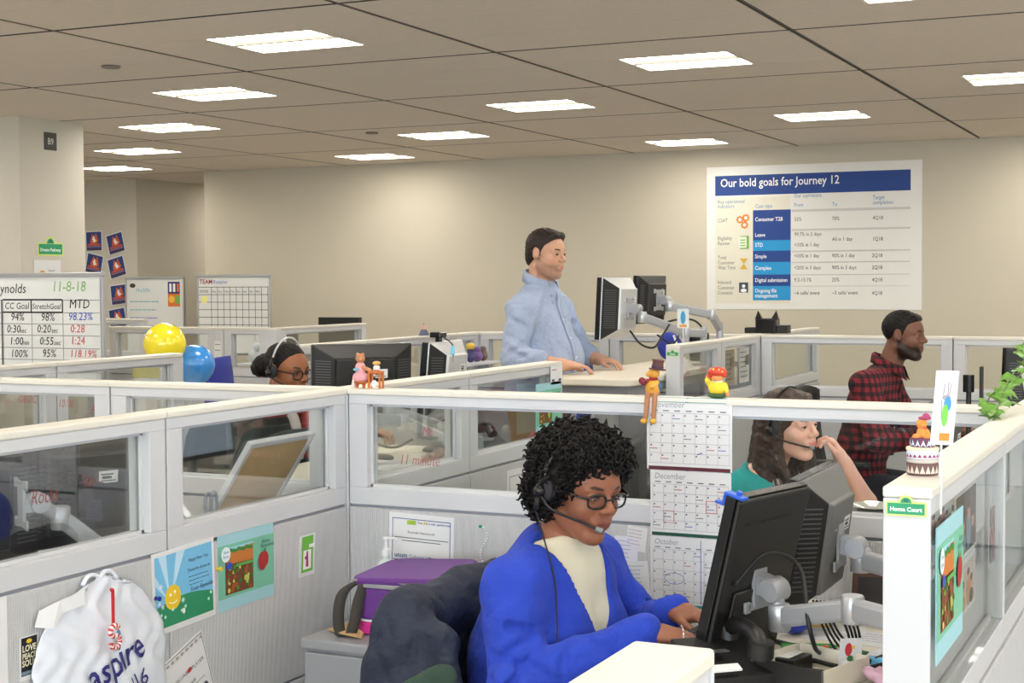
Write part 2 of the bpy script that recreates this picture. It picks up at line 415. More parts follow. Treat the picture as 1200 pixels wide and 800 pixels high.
# ------------------------------------------------------------------ people: distance-field modelling, polygonised by surface nets
def mkaxis(lo, hi, coarse, fine):
    out = [lo]; x = lo
    while x < hi:
        st = coarse
        for a, b, s in fine:
            if a-coarse <= x <= b: st = min(st, s)
        x += st; out.append(x)
    return np.array(out, np.float32)
class Vol:
    def __init__(s, xs, ys, zs):
        s.ax = (xs, ys, zs); s.D = np.full((len(xs), len(ys), len(zs)), .4, np.float32)
    def region(s, lo, hi):
        return [slice(max(0, np.searchsorted(a, l)-1), min(len(a), np.searchsorted(a, h)+1)) for a, l, h in zip(s.ax, lo, hi)]
    def grid(s, sl): return s.ax[0][sl[0]][:, None, None], s.ax[1][sl[1]][None, :, None], s.ax[2][sl[2]][None, None, :]
    def put(s, p, off=0.0):
        kind, a, k, op = p[1], p[2], p[3], p[4]; mg = k+off+.03
        if kind == 'cap':
            A, B, ra, rb = np.array(a[0], float), np.array(a[1], float), a[2]+off*(op > 0), a[3]+off*(op > 0); R = max(ra, rb)
            lo = np.minimum(A, B)-R-mg; hi = np.maximum(A, B)+R+mg
        else:
            Cc, Rm, rad = np.array(a[0], float), np.array(a[1], float), np.array(a[2], float)+off*(op > 0); R = rad.max(); lo = Cc-R-mg; hi = Cc+R+mg
        sl = s.region(lo, hi)
        if any(q.stop-q.start < 2 for q in sl): return
        x, y, z = s.grid(sl)
        if kind == 'cap':
            ab = B-A; L2 = max((ab*ab).sum(), 1e-9); px, py, pz = x-A[0], y-A[1], z-A[2]
            t = np.clip((px*ab[0]+py*ab[1]+pz*ab[2])/L2, 0, 1)
            d = np.sqrt((px-t*ab[0])**2+(py-t*ab[1])**2+(pz-t*ab[2])**2)-(ra+(rb-ra)*t)
        else:
            px, py, pz = x-Cc[0], y-Cc[1], z-Cc[2]; q = [px*Rm[0][i]+py*Rm[1][i]+pz*Rm[2][i] for i in range(3)]
            k0 = np.sqrt(sum((q[i]/rad[i])**2 for i in range(3))); k1 = np.sqrt(sum((q[i]/rad[i]**2)**2 for i in range(3)))+1e-6
            d = k0*(k0-1)/k1
        cur = s.D[tuple(sl)]
        if op > 0: h = np.clip(.5+.5*(cur-d)/k, 0, 1); s.D[tuple(sl)] = cur*(1-h)+d*h-k*h*(1-h)
        else: h = np.clip(.5-.5*(cur+d)/k, 0, 1); s.D[tuple(sl)] = cur*(1-h)-d*h+k*h*(1-h)
    def mesh(s):
        D = s.D; ins = D < 0; xs, ys, zs = s.ax; nx, ny, nz = [n-1 for n in D.shape]
        cnt = np.zeros((nx, ny, nz), np.uint8)
        for i in (0, 1):
            for j in (0, 1):
                for k in (0, 1): cnt += ins[i:nx+i, j:ny+j, k:nz+k]
        act = np.argwhere((cnt > 0) & (cnt < 8)); idx = np.full((nx, ny, nz), -1, np.int32); n = len(act); idx[tuple(act.T)] = np.arange(n)
        I, J, K = act.T; acc = np.zeros((n, 3)); num = np.zeros(n); co = [(i, j, k) for i in (0, 1) for j in (0, 1) for k in (0, 1)]
        for a in range(8):
            for b in range(a+1, 8):
                if sum(abs(co[a][q]-co[b][q]) for q in range(3)) != 1: continue
                pa = (I+co[a][0], J+co[a][1], K+co[a][2]); pb = (I+co[b][0], J+co[b][1], K+co[b][2]); da = D[pa]; db = D[pb]
                cr = (da < 0) != (db < 0); t = np.where(cr, da/np.where(cr, da-db, 1), 0)
                A = np.stack([xs[pa[0]], ys[pa[1]], zs[pa[2]]], 1); B = np.stack([xs[pb[0]], ys[pb[1]], zs[pb[2]]], 1)
                acc += np.where(cr[:, None], A+(B-A)*t[:, None], 0); num += cr
        V = acc/num[:, None]; F = []
        for ax in range(3):
            o1, o2 = [(1, 2), (2, 0), (0, 1)][ax]; s0 = [slice(None)]*3; s1 = [slice(None)]*3; s0[ax] = slice(0, -1); s1[ax] = slice(1, None)
            ch = ins[tuple(s0)] != ins[tuple(s1)]; e = np.argwhere(ch); e = e[(e[:, o1] > 0) & (e[:, o2] > 0) & (e[:, o1] < D.shape[o1]-1) & (e[:, o2] < D.shape[o2]-1)]
            q = []
            for d1, d2 in ((1, 1), (0, 1), (0, 0), (1, 0)):
                c = e.copy(); c[:, o1] -= d1; c[:, o2] -= d2; q.append(idx[tuple(c.T)])
            q = np.stack(q, 1); fl = ins[tuple(s0)][tuple(e.T)]; q[~fl] = q[~fl][:, ::-1]; F.append(q)
        return V, np.concatenate(F)
def np_mesh(name, V, F, mats, parent, colors=None):
    Mi = None; p = parent
    while p is not None:
        if p.name in ROOTM: Mi = np.array(ROOTM[p.name].inverted()); break
        p = p.parent
    VV = V@Mi[:3, :3].T+Mi[:3, 3] if Mi is not None else V
    me = bpy.data.meshes.new(name); me.vertices.add(len(VV)); me.vertices.foreach_set('co', VV.astype(np.float32).ravel())
    me.loops.add(F.size); me.loops.foreach_set('vertex_index', F.astype(np.int32).ravel()); me.polygons.add(len(F))
    me.polygons.foreach_set('loop_start', np.arange(0, F.size, 4, dtype=np.int32)); me.update(calc_edges=True); me.validate(); me.shade_smooth()
    for m in (mats if isinstance(mats, list) else [mats]): me.materials.append(m)
    if colors is not None:
        at = me.color_attributes.new('tone', 'FLOAT_COLOR', 'POINT'); at.data.foreach_set('color', np.concatenate([colors, np.ones((len(colors), 1))], 1).astype(np.float32).ravel())
    return obj_from_mesh(name, me, parent)
def lin(c): return np.array([((q/255)/12.92) if q/255 <= .04045 else ((q/255+.055)/1.055)**2.4 for q in c])
def skin_mat():
    if 'skin' in MATS: return MATS['skin']
    m = mat('skin', (.7, .5, .4), .48, spec=.4, bump=('noise', 260, .12)); nt = m.node_tree; a = nt.nodes.new('ShaderNodeVertexColor'); a.layer_name = 'tone'
    b = nt.nodes['Principled BSDF']; nt.links.new(a.outputs[0], b.inputs['Base Color']); b.inputs['Subsurface Weight'].default_value = .08
    b.inputs['Subsurface Radius'].default_value = (.01, .004, .002); return m
def V3(*a): return np.array(a, float)
def unit(v): v = np.array(v, float); return v/np.linalg.norm(v)
def axes(f, up=(0, 0, 1), pitch=0, roll=0):
    f = unit(f); l = unit(np.cross(up, f)); u = np.cross(f, l); p = math.radians(pitch); f2 = f*math.cos(p)-u*math.sin(p); u2 = np.cross(f2, l)
    r = math.radians(roll); l3 = l*math.cos(r)+u2*math.sin(r); u3 = np.cross(f2, l3); return np.stack([f2, l3, u3], 1)     # columns fwd, left, up
def head_prims(o, R, s=1.0, fem=True, smile=0, wide=1.0, closed=.4):
    P = []; W3 = lambda p: np.array(o)+R@(np.array(p)*s)
    def e(c, r, k=.012, op=1): P.append(('head', 'ell', (W3((c[0], c[1]*wide, c[2])), R, np.array((r[0], r[1]*wide, r[2]))*s), k, op))
    def c(a, b, ra, rb, k=.008, op=1): P.append(('head', 'cap', (W3((a[0], a[1]*wide, a[2])), W3((b[0], b[1]*wide, b[2])), ra*s, rb*s), k, op))
    e((-.014, 0, .034), (.096, .073, .082)); e((.028, 0, -.03), (.062, .059, .082), .03)
    e((.036, 0, .03), (.052, .058, .05), .02)
    j = .017 if fem else .021
    for q in (-1, 1):
        c((-.002, q*.05, -.058), (.058, q*.018, -.098), j, j*.9, .025); e((.055, q*.035, -.028), (.028, .024, .024), .02)
        c((.078, q*.014, .021), (.068, q*.045, .02), .009, .008, .014)
    e((.072, 0, -.1), (.02, .021 if fem else .026, .018), .02)
    c((.085, 0, .016), (.103, 0, -.016), .0068, .0095, .01); e((.106, 0, -.021), (.0115, .0125, .0105), .008)
    for q in (-1, 1): e((.096, q*.0125, -.026), (.011, .0075, .0085), .006)
    e((.083, 0, -.058), (.016, .03, .022), .014)
    for q in (-1, 1):
        e((.098, q*.032, .003), (.019, .018, .0125), .012, -1)
        e((.0745, q*.032, .003), (.0142, .0152, .0135), .004)
        e((.0905, q*.032, .003-.0035*closed), (.008, .0135, .0058*(1-.5*closed)), .002, -1)
    w = .02+.006*smile
    c((.0945, 0, -.0545), (.087, w, -.058+.006*smile), .0052, .003, .005); c((.0945, 0, -.0545), (.087, -w, -.058+.006*smile), .0052, .003, .005)
    c((.0925, 0, -.067), (.085, w*.85, -.063+.006*smile), .0062, .003, .005); c((.0925, 0, -.067), (.085, -w*.85, -.063+.006*smile), .0062, .003, .005)
    c((.103, .0, -.0605), (.095, w, -.0605+.006*smile), .0022+.002*smile, .001, .002, -1); c((.103, 0, -.0605), (.095, -w, -.0605+.006*smile), .0022+.002*smile, .001, .002, -1)
    for q in (-1, 1):
        e((-.008, q*.076, .0), (.02, .0085, .031), .006); e((-.002, q*.0845, .004), (.011, .006, .018), .005, -1)
    return P
def hand_prims(wr, d, n, thumb, s=1.0, curl=(18, 32, 28), spread=1.0):
    """wrist, finger direction, back-of-hand normal, thumb side (+1 left of d seen from the back, -1 right)"""
    d = unit(d); n = unit(np.array(n)-d*np.dot(n, d)); t = np.cross(n, d)*thumb; P = []; wr = np.array(wr, float)
    def pt(a, b, c): return wr+(d*a+t*b+n*c)*s
    Rm = np.stack([d, t, n], 1)
    P.append(('hand', 'ell', (pt(.045, 0, 0), Rm, np.array((.058, .041, .017))*s), .01, 1)); P.append(('hand', 'cap', (pt(-.02, 0, 0), pt(.03, 0, 0), .024*s, .022*s), .02, 1))
    P.append(('hand', 'ell', (pt(.035, .028, -.006), Rm, np.array((.034, .019, .017))*s), .012, 1))
    for b, L, rr in ((.029, .070, .0086), (.0095, .079, .009), (-.0105, .073, .0086), (-.029, .058, .0076)):
        p = pt(.084-abs(b)*.25, b, .003); ang = 0; side = b*spread*3
        for q, (fr, cu) in enumerate(zip((.45, .3, .25), curl)):
            ang += cu; a = math.radians(ang); dr = unit(d*math.cos(a)-n*math.sin(a)+t*side*.5); nx = p+dr*L*fr*s
            P.append(('hand', 'cap', (p, nx, rr*s*(1-.1*q), rr*s*(.92-.1*q)), .004, 1)); p = nx
    p = pt(.03, .036, -.006); q1 = pt(.062, .056, -.016); q2 = pt(.092, .058, -.024)
    P += [('hand', 'cap', (p, q1, .0125*s, .0105*s), .008, 1), ('hand', 'cap', (q1, q2, .0102*s, .0085*s), .003, 1)]
    return P
def body_prims(B):
    """trunk, arms and legs from joint positions"""
    P = []; pel, wai, che, nek = [V3(*B[k]) for k in ('pelvis', 'waist', 'chest', 'neck')]; f = unit(B['f']); u = unit(nek-pel); l = unit(np.cross(u, f)); f = np.cross(l, u); R = np.stack([f, l, u], 1); g = B.get('g', 1.0)
    def e(tg, c, r, k=.05): P.append((tg, 'ell', (c, R, np.array(r)*g), k, 1))
    e('torso', che, (.112, .158, .17)); e('torso', wai, B.get('belly', (.118, .15, .15))); e('torso', pel, (.13, .175, .125))
    if B.get('fem'):
        for q in (-1, 1): e('torso', che+f*.085*g+l*q*.068*g-u*.035, (.062, .066, .068), .04)
    for sd in 'LR':
        sh, el, wr = [V3(*B[k+sd]) for k in ('sh', 'el', 'wr')]; a = B.get('arm', 1.0)
        P.append(('torso', 'cap', (nek-u*.035, sh+u*.005, B.get('trap', .05)*g, .05*a), .05, 1)); P.append(('arm', 'cap', (sh, el, .056*a, .044*a), .03, 1)); P.append(('fore', 'cap', (el, wr, .043*a, .027*a), .012, 1))
        if 'hip'+sd in B:
            hp, kn, an = [V3(*B[k+sd]) for k in ('hip', 'kn', 'an')]
            P += [('leg', 'cap', (hp, kn, .085*g, .06*g), .04, 1), ('leg', 'cap', (kn, an, .056*g, .038*g), .02, 1)]
            fd = unit(V3(f[0], f[1], 0)); P.append(('foot', 'cap', (an+V3(0, 0, -.02), an+fd*.13+V3(0, 0, -.045), .036, .03), .02, 1))
    P.append(('neck', 'cap', (nek-u*.04, B['_skull'], .057*B.get('nk', 1), .05*B.get('nk', 1)), .025, 1))
    return P
def bbox(P, off=.03):
    lo = np.full(3, 9e9); hi = -lo
    for p in P:
        if p[4] < 0: continue
        a = p[2]
        if p[1] == 'cap': r = max(a[2], a[3]); lo = np.minimum(lo, np.minimum(a[0], a[1])-r); hi = np.maximum(hi, np.maximum(a[0], a[1])+r)
        else: r = np.array(a[2]).max(); lo = np.minimum(lo, np.array(a[0])-r); hi = np.maximum(hi, np.array(a[0])+r)
    return lo-off, hi+off
def sdf_mesh(name, P, mats, parent, res, off=0.0, cut=None, fine=(), noise=0.0, nscale=30, color=None, seed=0):
    lo, hi = bbox(P, off+.03); ax = [mkaxis(lo[i], hi[i], res, [(q[0][i], q[1][i], q[2]) for q in fine]) for i in range(3)]
    v = Vol(*ax)
    for p in P: v.put(p, off)
    x, y, z = v.grid([slice(None)]*3)
    if noise:
        a = np.sin(x*nscale*1.1+2.1*np.sin(z*nscale*.7+seed)+seed)*np.sin(y*nscale*.9+1.7*np.sin(z*nscale*.5+1+seed))+.6*np.sin(z*nscale*1.3+2*np.sin((x+y)*nscale*.6+seed))
        n2 = nscale*2.6; a = a+.45*np.sin(x*n2+3*np.sin(y*n2*.4+seed)+seed)*np.sin(z*n2*.8+2.5*np.sin((x-y)*n2*.35))
        v.D += (noise*a).astype(np.float32)
    if cut is not None:
        for c in cut: v.D = np.maximum(v.D, c(x, y, z).astype(np.float32))
    V, F = v.mesh()
    return np_mesh(name, V, F, mats, parent, color(V) if color else None), V, F
def person(label, B, H, hands, tone, brow, face, cloth, res=(.008, .003), loc=None):
    """B joints, H head pose, hands list, cloth list of dicts; returns the root and head frame"""
    o = np.array(H['o'], float); R = axes(H['f'], pitch=H.get('pitch', 0), roll=H.get('roll', 0)); s = H.get('s', 1.0); B['_skull'] = o+R@V3(-.028, 0, -.05)*s
    root = thing('person', label, 'person', loc or (B['pelvis'][0], B['pelvis'][1], 0))
    bp = body_prims(B); hp = head_prims(o, R, s, H.get('fem', True), H.get('smile', 0), H.get('wide', 1), H.get('closed', .4)); hh = []
    for h in hands: hh += hand_prims(*h[0], **h[1])
    lo, hi = bbox(hp, .005); fine = [(lo, hi, res[1])]
    for h in hands:
        q, w = bbox(hand_prims(*h[0], **h[1]), .0); fine.append((q, w, max(res[1], .0035)))
    T = lin(tone)
    def colour(V):
        q = (V-o)@R/s; c = np.tile(T, (len(V), 1)); x, y, z = q.T; ay = np.abs(y)
        nrm = (np.sin(V[:, 0]*90)*np.sin(V[:, 1]*80+1)*np.sin(V[:, 2]*85+2))*.04+1; c = c*nrm[:, None]
        def blend(wt, col):
            nonlocal c
            wt = np.clip(wt, 0, 1)[:, None]; c = c*(1-wt)+lin(col)*wt
        head = (x > .04) & (x < .118) & (ay < .08)
        blend(np.where(head, (1.0-((ay-.0)/.0255)**2-((z+.0605-.006*H.get('smile', 0)*(ay/.02)**2)/.0125)**2)*2.5, 0)*face.get('lw', .6), face['lip'])
        blend(np.where(head, (1.0-((ay-.033)/.019)**2-((z-.0255-.12*(.02-np.abs(ay-.04)))/.0045)**2)*3, 0)*.85, brow)
        blend(np.where(head & (np.abs(z-.003) < .012), (1.0-((ay-.032)/.0165)**2-((z-.0045)/.0055)**2)*2, 0)*.9, (45, 28, 22))
        blend(np.where(head, (1.0-((ay-.033)/.018)**2-((z-.012)/.007)**2)*.5, 0)*.35, (60, 35, 30))
        if 'cheek' in face: blend(np.where(head, 1-((ay-.042)/.022)**2-((z+.03)/.02)**2, 0)*.35, face['cheek'])
        if 'beard' in face:
            bz = np.interp(x, [-.02, .0, .03, .06, .1], [.02, -.015, -.035, -.048, -.04]); wt = np.clip((bz-z)/.012, 0, 1)*np.clip((x+.015)/.012, 0, 1)*(np.clip((z+.135)/.02, 0, 1))
            wt *= np.clip((((ay/.026)**2+((z+.0605)/.013)**2)-.8)*2, 0, 1); wt *= 1-.85*np.clip(1-((ay/.016)**2+((z+.035)/.012)**2), 0, 1)
            blend(wt*face.get('bw', .75), face['beard'])
        return c
    if 'hide' in B: bp = [p for p in bp if p[0] not in B['hide']]
    slim = B.get('slim', {}); sb = [(p[0], p[1], (p[2][0], p[2][1], p[2][2]*slim[p[0]], p[2][3]*slim[p[0]]), p[3], p[4]) if p[0] in slim and p[1] == 'cap' else p for p in bp]   # limbs inside sleeves
    ob, V, F = sdf_mesh('body', sb+hp+hh, skin_mat(), root, res[0], fine=fine, color=colour)
    for q in (-1, 1):
        eye = MB(); Mx = Matrix.Translation(Vector(o+R@(V3(.0735, q*.032*H.get('wide', 1), .003)*s))) @ Matrix([list(R[0])+[0], list(R[1])+[0], list(R[2])+[0], [0, 0, 0, 1]])
        eye.ell((0, 0, 0), (.0128*s,)*3, 14, 10, 0, Mx); g = H.get('gaze', (0, 0)); ir = Mx @ Matrix.Rotation(math.radians(g[0]), 4, 'Z') @ Matrix.Rotation(math.radians(g[1]), 4, 'Y')
        eye.ell((.0098*s, 0, 0), (.0036*s, .0062*s, .0062*s), 12, 8, 1, ir)
        eye.build('eye', [mat('eye_white', C(225, 220, 212), .2), mat('eye_iris', C(38, 24, 16), .15)], root, smooth=0)
    root_cloth = {}
    for c in cloth:
        P = [p for p in bp if p[0] in c['tags']]
        if 'extra' in c: P = P+c['extra']
        root_cloth[c['name']] = sdf_mesh(c['name'], P, c['mat'], root, c.get('res', res[0]*.9), off=c.get('off', .01), cut=c.get('cut'), noise=c.get('noise', .002), nscale=c.get('ns', 26), seed=c.get('seed', 1))
    CLOTH[root.name] = root_cloth
    return root, o, R, s
CLOTH = {}
def head_cut(o, R, s, fn):
    def g(x, y, z):
        X = ((x-o[0])*R[0][0]+(y-o[1])*R[1][0]+(z-o[2])*R[2][0])/s; Y = ((x-o[0])*R[0][1]+(y-o[1])*R[1][1]+(z-o[2])*R[2][1])/s; Z = ((x-o[0])*R[0][2]+(y-o[1])*R[1][2]+(z-o[2])*R[2][2])/s
        return fn(X, Y, Z)*s
    return g
def hair(root, o, R, s, P, m, line, res=.0035, noise=.0012, ns=160, name='hair', wide=1.0):
    """P: local ellipsoids/capsules; line: hairline z as function of x (list of x, list of z), hair kept above it"""
    Q = []; W3 = lambda p: np.array(o)+R@(np.array((p[0], p[1]*wide, p[2]))*s)
    for p in P:
        if p[0] == 'e': Q.append(('hair', 'ell', (W3(p[1]), R, np.array(p[2])*s), p[3] if len(p) > 3 else .02, 1))
        else: Q.append(('hair', 'cap', (W3(p[1]), W3(p[2]), p[3]*s, p[4]*s), p[5] if len(p) > 5 else .02, 1))
    cut = [head_cut(o, R, s, lambda X, Y, Z: (np.interp(X, line[0], line[1])-Z)*.75)] if line else None
    return sdf_mesh(name, Q, m, root, res, cut=cut, noise=noise, nscale=ns)
def plane_cut(pt, n):                                  # keeps the side the normal points away from
    n = unit(n); pt = np.array(pt, float); return lambda x, y, z: (x-pt[0])*n[0]+(y-pt[1])*n[1]+(z-pt[2])*n[2]
def cloth_mat(name, col, rough=.85, bump=('noise', 500, .25), noise=(12, .04)): return mat(name, col, rough, bump=bump, noise=noise, sheen=.03)
M_hairk = mat('black_hair', C(17, 14, 13), .6, spec=.22, bump=('noise', 220, .5)); M_hairb = mat('brown_hair', C(58, 40, 30), .42, bump=('Y', 60, .6), noise=(40, .25)); M_haird = mat('dark_brown_hair', C(40, 29, 23), .55, spec=.3, bump=('noise', 300, .6))

def folds(a, b, ra, rb, ts, d1, d2, drop=.03, w=.003, k=.022):
    """creases pressed into a sleeve between joints a and b, running from side d1 to side d2"""
    a = V3(*a); b = V3(*b); d1 = unit(d1); d2 = unit(d2); dm = unit(d1+d2); P = []; u = unit(b-a)
    for i, t in enumerate(ts):
        p = a+(b-a)*t; r = ra+(rb-ra)*t; s = 1 if i % 2 else -.6; q0 = p+d1*r-u*drop*.5*s; q1 = p+dm*r*1.01+u*drop*.2*s; q2 = p+d2*r+u*drop*s
        P += [('fold', 'cap', (q0, q1, w*.5, w), k, -1), ('fold', 'cap', (q1, q2, w, w*.4), k, -1)]
    return P
# ---- woman in blue cardigan typing in the foreground cubicle
f1 = (.985, -.17, 0); l1 = unit((.17, .985, 0))
B1 = dict(slim={'arm': .72, 'fore': .82}, f=f1, fem=True, g=1.06, arm=1.08, pelvis=(-1.56, 3.45, .53), waist=(-1.53, 3.44, .67), chest=(-1.50, 3.43, .80), neck=(-1.475, 3.42, .955), belly=(.145, .17, .15),
          shR=(-1.515, 3.255, .868), elR=(-1.47, 3.16, .655), wrR=(-1.205, 3.29, .778), shL=(-1.455, 3.605, .868), elL=(-1.36, 3.70, .69), wrL=(-1.225, 3.545, .782),
          hipR=(-1.53, 3.36, .5), knR=(-1.12, 3.28, .5), anR=(-1.1, 3.27, .09), hipL=(-1.5, 3.54, .5), knL=(-1.1, 3.55, .5), anL=(-1.08, 3.55, .09), nk=1.02)
H1 = dict(o=(-1.40, 3.395, 1.098), f=(.90, -.435, 0), pitch=13, roll=-3, s=1.02, fem=True, wide=1.06, closed=.7, gaze=(0, 25))
M_card = cloth_mat('cobalt_knit', C(36, 64, 176), .95, ('noise', 20, .8, .014)); M_shell = cloth_mat('ivory_knit', C(226, 218, 192), .9)
M_navyp = cloth_mat('navy_trousers', C(34, 36, 48))
nk1 = V3(-1.475, 3.42, .955); fw = unit(f1)
def vneck(x, y, z):                                     # opening of the cardigan: wedge widening towards the neck
    lx = (x-nk1[0])*l1[0]+(y-nk1[1])*l1[1]; fx = (x-nk1[0])*fw[0]+(y-nk1[1])*fw[1]
    w = np.interp(z, [.66, .71, .80, .90, .97], [-.02, .01, .05, .085, .115]); d = np.abs(lx+.0)-w
    return np.where(fx > .0, -d, -np.maximum(d, (.0-fx)))
hands1 = [(((-1.195, 3.297, .782), (.86, .42, -.10), (-.1, -.15, 1), 1), dict(curl=(22, 34, 26))), (((-1.215, 3.54, .786), (.95, -.2, -.1), (-.1, .1, 1), -1), dict(curl=(22, 34, 26)))]
p1, o1, R1, s1 = person('woman with curly black hair in a blue cardigan typing at her desk', B1, H1, hands1, (146, 92, 66), (52, 32, 24), dict(lip=(128, 68, 58)),
    [dict(name='shirt', tags=('torso',), off=.010, mat=M_shell, noise=.001, extra=[('x', 'cap', (nk1+V3(-.005, 0, -.03), nk1+V3(.005, 0, .005), .066, .06), .03, 1)],
          cut=[plane_cut(nk1+V3(.02, 0, .025), (-.25, 0, 1)), plane_cut((-1.5, 3.4, .5), (0, 0, -1))]),
     dict(name='cardigan', tags=('torso', 'arm', 'fore'), off=.018, mat=M_card, noise=.0042, ns=26, res=.005, extra=folds(B1['shR'], B1['elR'], .078, .066, (.35, .55, .72, .86, .97), (.85, -.5, .1), (-.5, -.85, 0), .04)+folds(B1['elR'], B1['wrR'], .066, .05, (.1, .25, .45, .7, .88), (-.3, -.6, .8), (.3, -.9, -.2), .03)+folds(B1['elL'], B1['wrL'], .066, .05, (.15, .4, .65, .85), (0, -.6, .8), (.3, .1, .95), .03),
          cut=[vneck, plane_cut(nk1+V3(0, 0, .03), (.35, 0, 1)), plane_cut((-1.5, 3.4, .46), (0, 0, -1))]),
     dict(name='trousers', tags=('leg',), off=.012, mat=M_navyp, res=.014),
     dict(name='shoe', tags=('foot',), off=.008, mat=M_black, res=.012, noise=0)], res=(.009, .0026))
# curls: a dense dark base with some seven hundred small spirals on it
hb, hV, hF = hair(p1, o1, R1, s1, [('e', (-.035, 0, .04), (.105, .105, .105)), ('e', (-.015, 0, .088), (.088, .095, .056)), ('e', (-.06, 0, -.02), (.075, .1, .085)), ('c', (.03, -.055, .085), (.03, .055, .085), .038, .038),
    ('c', (-.01, .088, .03), (-.015, .082, -.03), .03, .022), ('c', (-.01, -.088, .03), (-.015, -.082, -.03), .03, .022)], M_hairk, ([-.2, -.1, -.03, .012, .03, .05, .075, .1, .12], [-.11, -.105, -.07, -.03, .01, .05, .075, .088, .09]), res=.006, noise=.003, ns=120)
ctr = o1+R1@V3(-.02, 0, .03); rg = np.random.RandomState(3); sel = rg.permutation(len(hV))[:1300]; cm = MB()
keep = [hV[i] for i in sel if ((hV[i]-o1)@R1)[0] > -.15]
for q in keep[:1150]:
    nrm = unit(q-ctr); a = unit(np.cross(nrm, rg.randn(3))); b = np.cross(nrm, a); ax_ = unit(nrm*.7+a*.75*rg.rand()-V3(0, 0, .35)); a = unit(np.cross(ax_, b)); b = np.cross(ax_, a)
    r = .005+.003*rg.rand(); L = .018+.016*rg.rand(); ph = rg.rand()*6; tr = 1.3+.7*rg.rand()
    cm.tube([q-nrm*.006+ax_*L*t/9+(a*math.cos(ph+t/9*tr*2*PI)+b*math.sin(ph+t/9*tr*2*PI))*r*(.6+.5*t/9) for t in range(10)], [.0034]*8+[.0026, .0014], 5)
cm.build('hair_curls', M_hairk, p1, smooth=0)['kind'] = 'stuff'

# ---- woman with a hair bun in the cubicle behind
f2 = (.97, -.24, 0)
B2 = dict(f=f2, fem=True, g=1.0, arm=1.1, pelvis=(-3.86, 5.66, .60), waist=(-3.83, 5.65, .76), chest=(-3.80, 5.64, .90), neck=(-3.765, 5.62, 1.065),
          shR=(-3.84, 5.47, .99), elR=(-3.76, 5.35, .86), wrR=(-3.47, 5.40, .945), shL=(-3.75, 5.80, .99), elL=(-3.64, 5.88, .86), wrL=(-3.38, 5.75, .945),
          hipR=(-3.84, 5.57, .55), knR=(-3.42, 5.5, .52), anR=(-3.4, 5.5, .09), hipL=(-3.8, 5.75, .55), knL=(-3.4, 5.72, .52), anL=(-3.38, 5.7, .09))
H2 = dict(o=(-3.70, 5.60, 1.213), f=(.985, -.17, 0), pitch=8, s=1.02, wide=1.03, closed=.4)
M_green = cloth_mat('dark_green_knit', C(30, 42, 42)); M_red = cloth_mat('red_collar', C(186, 40, 40))
p2, o2, R2, s2 = person('woman with a black hair bun, dark glasses frames and a red and white scarf', B2, H2,
    [(((-3.46, 5.405, .948), (.95, .1, -.1), (0, 0, 1), 1), {}), (((-3.37, 5.745, .948), (.95, -.2, -.1), (0, 0, 1), -1), {})], (150, 95, 62), (38, 24, 18), dict(lip=(130, 62, 58)),
    [dict(name='sweater', tags=('torso', 'arm', 'fore'), off=.02, mat=M_green, noise=.004, cut=[plane_cut((-3.765, 5.62, 1.07), (0, 0, 1))]), dict(name='trousers', tags=('leg',), off=.012, mat=M_navyp, res=.016, noise=0)], res=(.012, .0034))
hair(p2, o2, R2, s2, [('e', (-.018, 0, .036), (.1, .08, .086)), ('e', (-.13, 0, .0), (.055, .055, .052), .012), ('e', (-.16, 0, -.015), (.04, .042, .04), .008)], M_hairk,
     ([-.2, -.13, -.05, .0, .02, .04, .055, .075, .1], [-.1, -.08, -.03, -.015, .03, .055, .075, .098, .11]), noise=.0012)
sc = MB(); base = V3(-3.765, 5.62, 1.075)
for i in range(3):
    ring = []
    for j in range(20):
        a = 2*PI*j/20; ring.append((base[0]+(.075+.02*i)*math.cos(a)+.012, base[1]+(.085+.022*i)*math.sin(a), base[2]+.018-.03*i+.008*math.sin(2*a+i)))
    sc.tube(ring, .019, 8, 1 if i == 1 else 0, closed=True)
for s_ in (-1, 1): sc.tube(curve([base+V3(.07, s_*.05-.02, .0), base+V3(.13, s_*.045-.03, -.06), base+V3(.15, s_*.03-.04, -.16), base+V3(.15, s_*.03-.04, -.24)], 4), .022, 8, 0 if s_ > 0 else 1)
sc.build('scarf', [M_red, cloth_mat('white_scarf', C(228, 214, 208))], p2, smooth=0)

# ---- man standing at the raised desk in a light blue shirt
f3 = (.98, -.2, 0)
B3 = dict(trap=.062, slim={'arm': .72}, f=f3, g=1.1, arm=1.16, pelvis=(-3.27, 7.33, 1.0), waist=(-3.235, 7.325, 1.17), chest=(-3.245, 7.32, 1.36), neck=(-3.245, 7.313, 1.572), belly=(.175, .185, .2),
          shR=(-3.265, 7.125, 1.452), elR=(-3.265, 7.02, 1.20), wrR=(-3.03, 7.11, 1.17), shL=(-3.235, 7.52, 1.452), elL=(-3.16, 7.62, 1.22), wrL=(-3.03, 7.58, 1.175),
          hipR=(-3.28, 7.23, .95), knR=(-3.26, 7.22, .5), anR=(-3.28, 7.22, .09), hipL=(-3.25, 7.43, .95), knL=(-3.23, 7.44, .5), anL=(-3.25, 7.44, .09), nk=1.2)
H3 = dict(o=(-3.205, 7.30, 1.742), f=(.985, -.17, 0), pitch=7, s=1.06, fem=False, wide=1.06, closed=.6)
M_blues = mat('light_blue_gingham', C(158, 171, 196), .85, bump=('noise', 17, .9, .018), noise=(8, .04)); M_khaki = cloth_mat('khaki_trousers', C(150, 122, 88))
nk3 = V3(*B3['neck'])
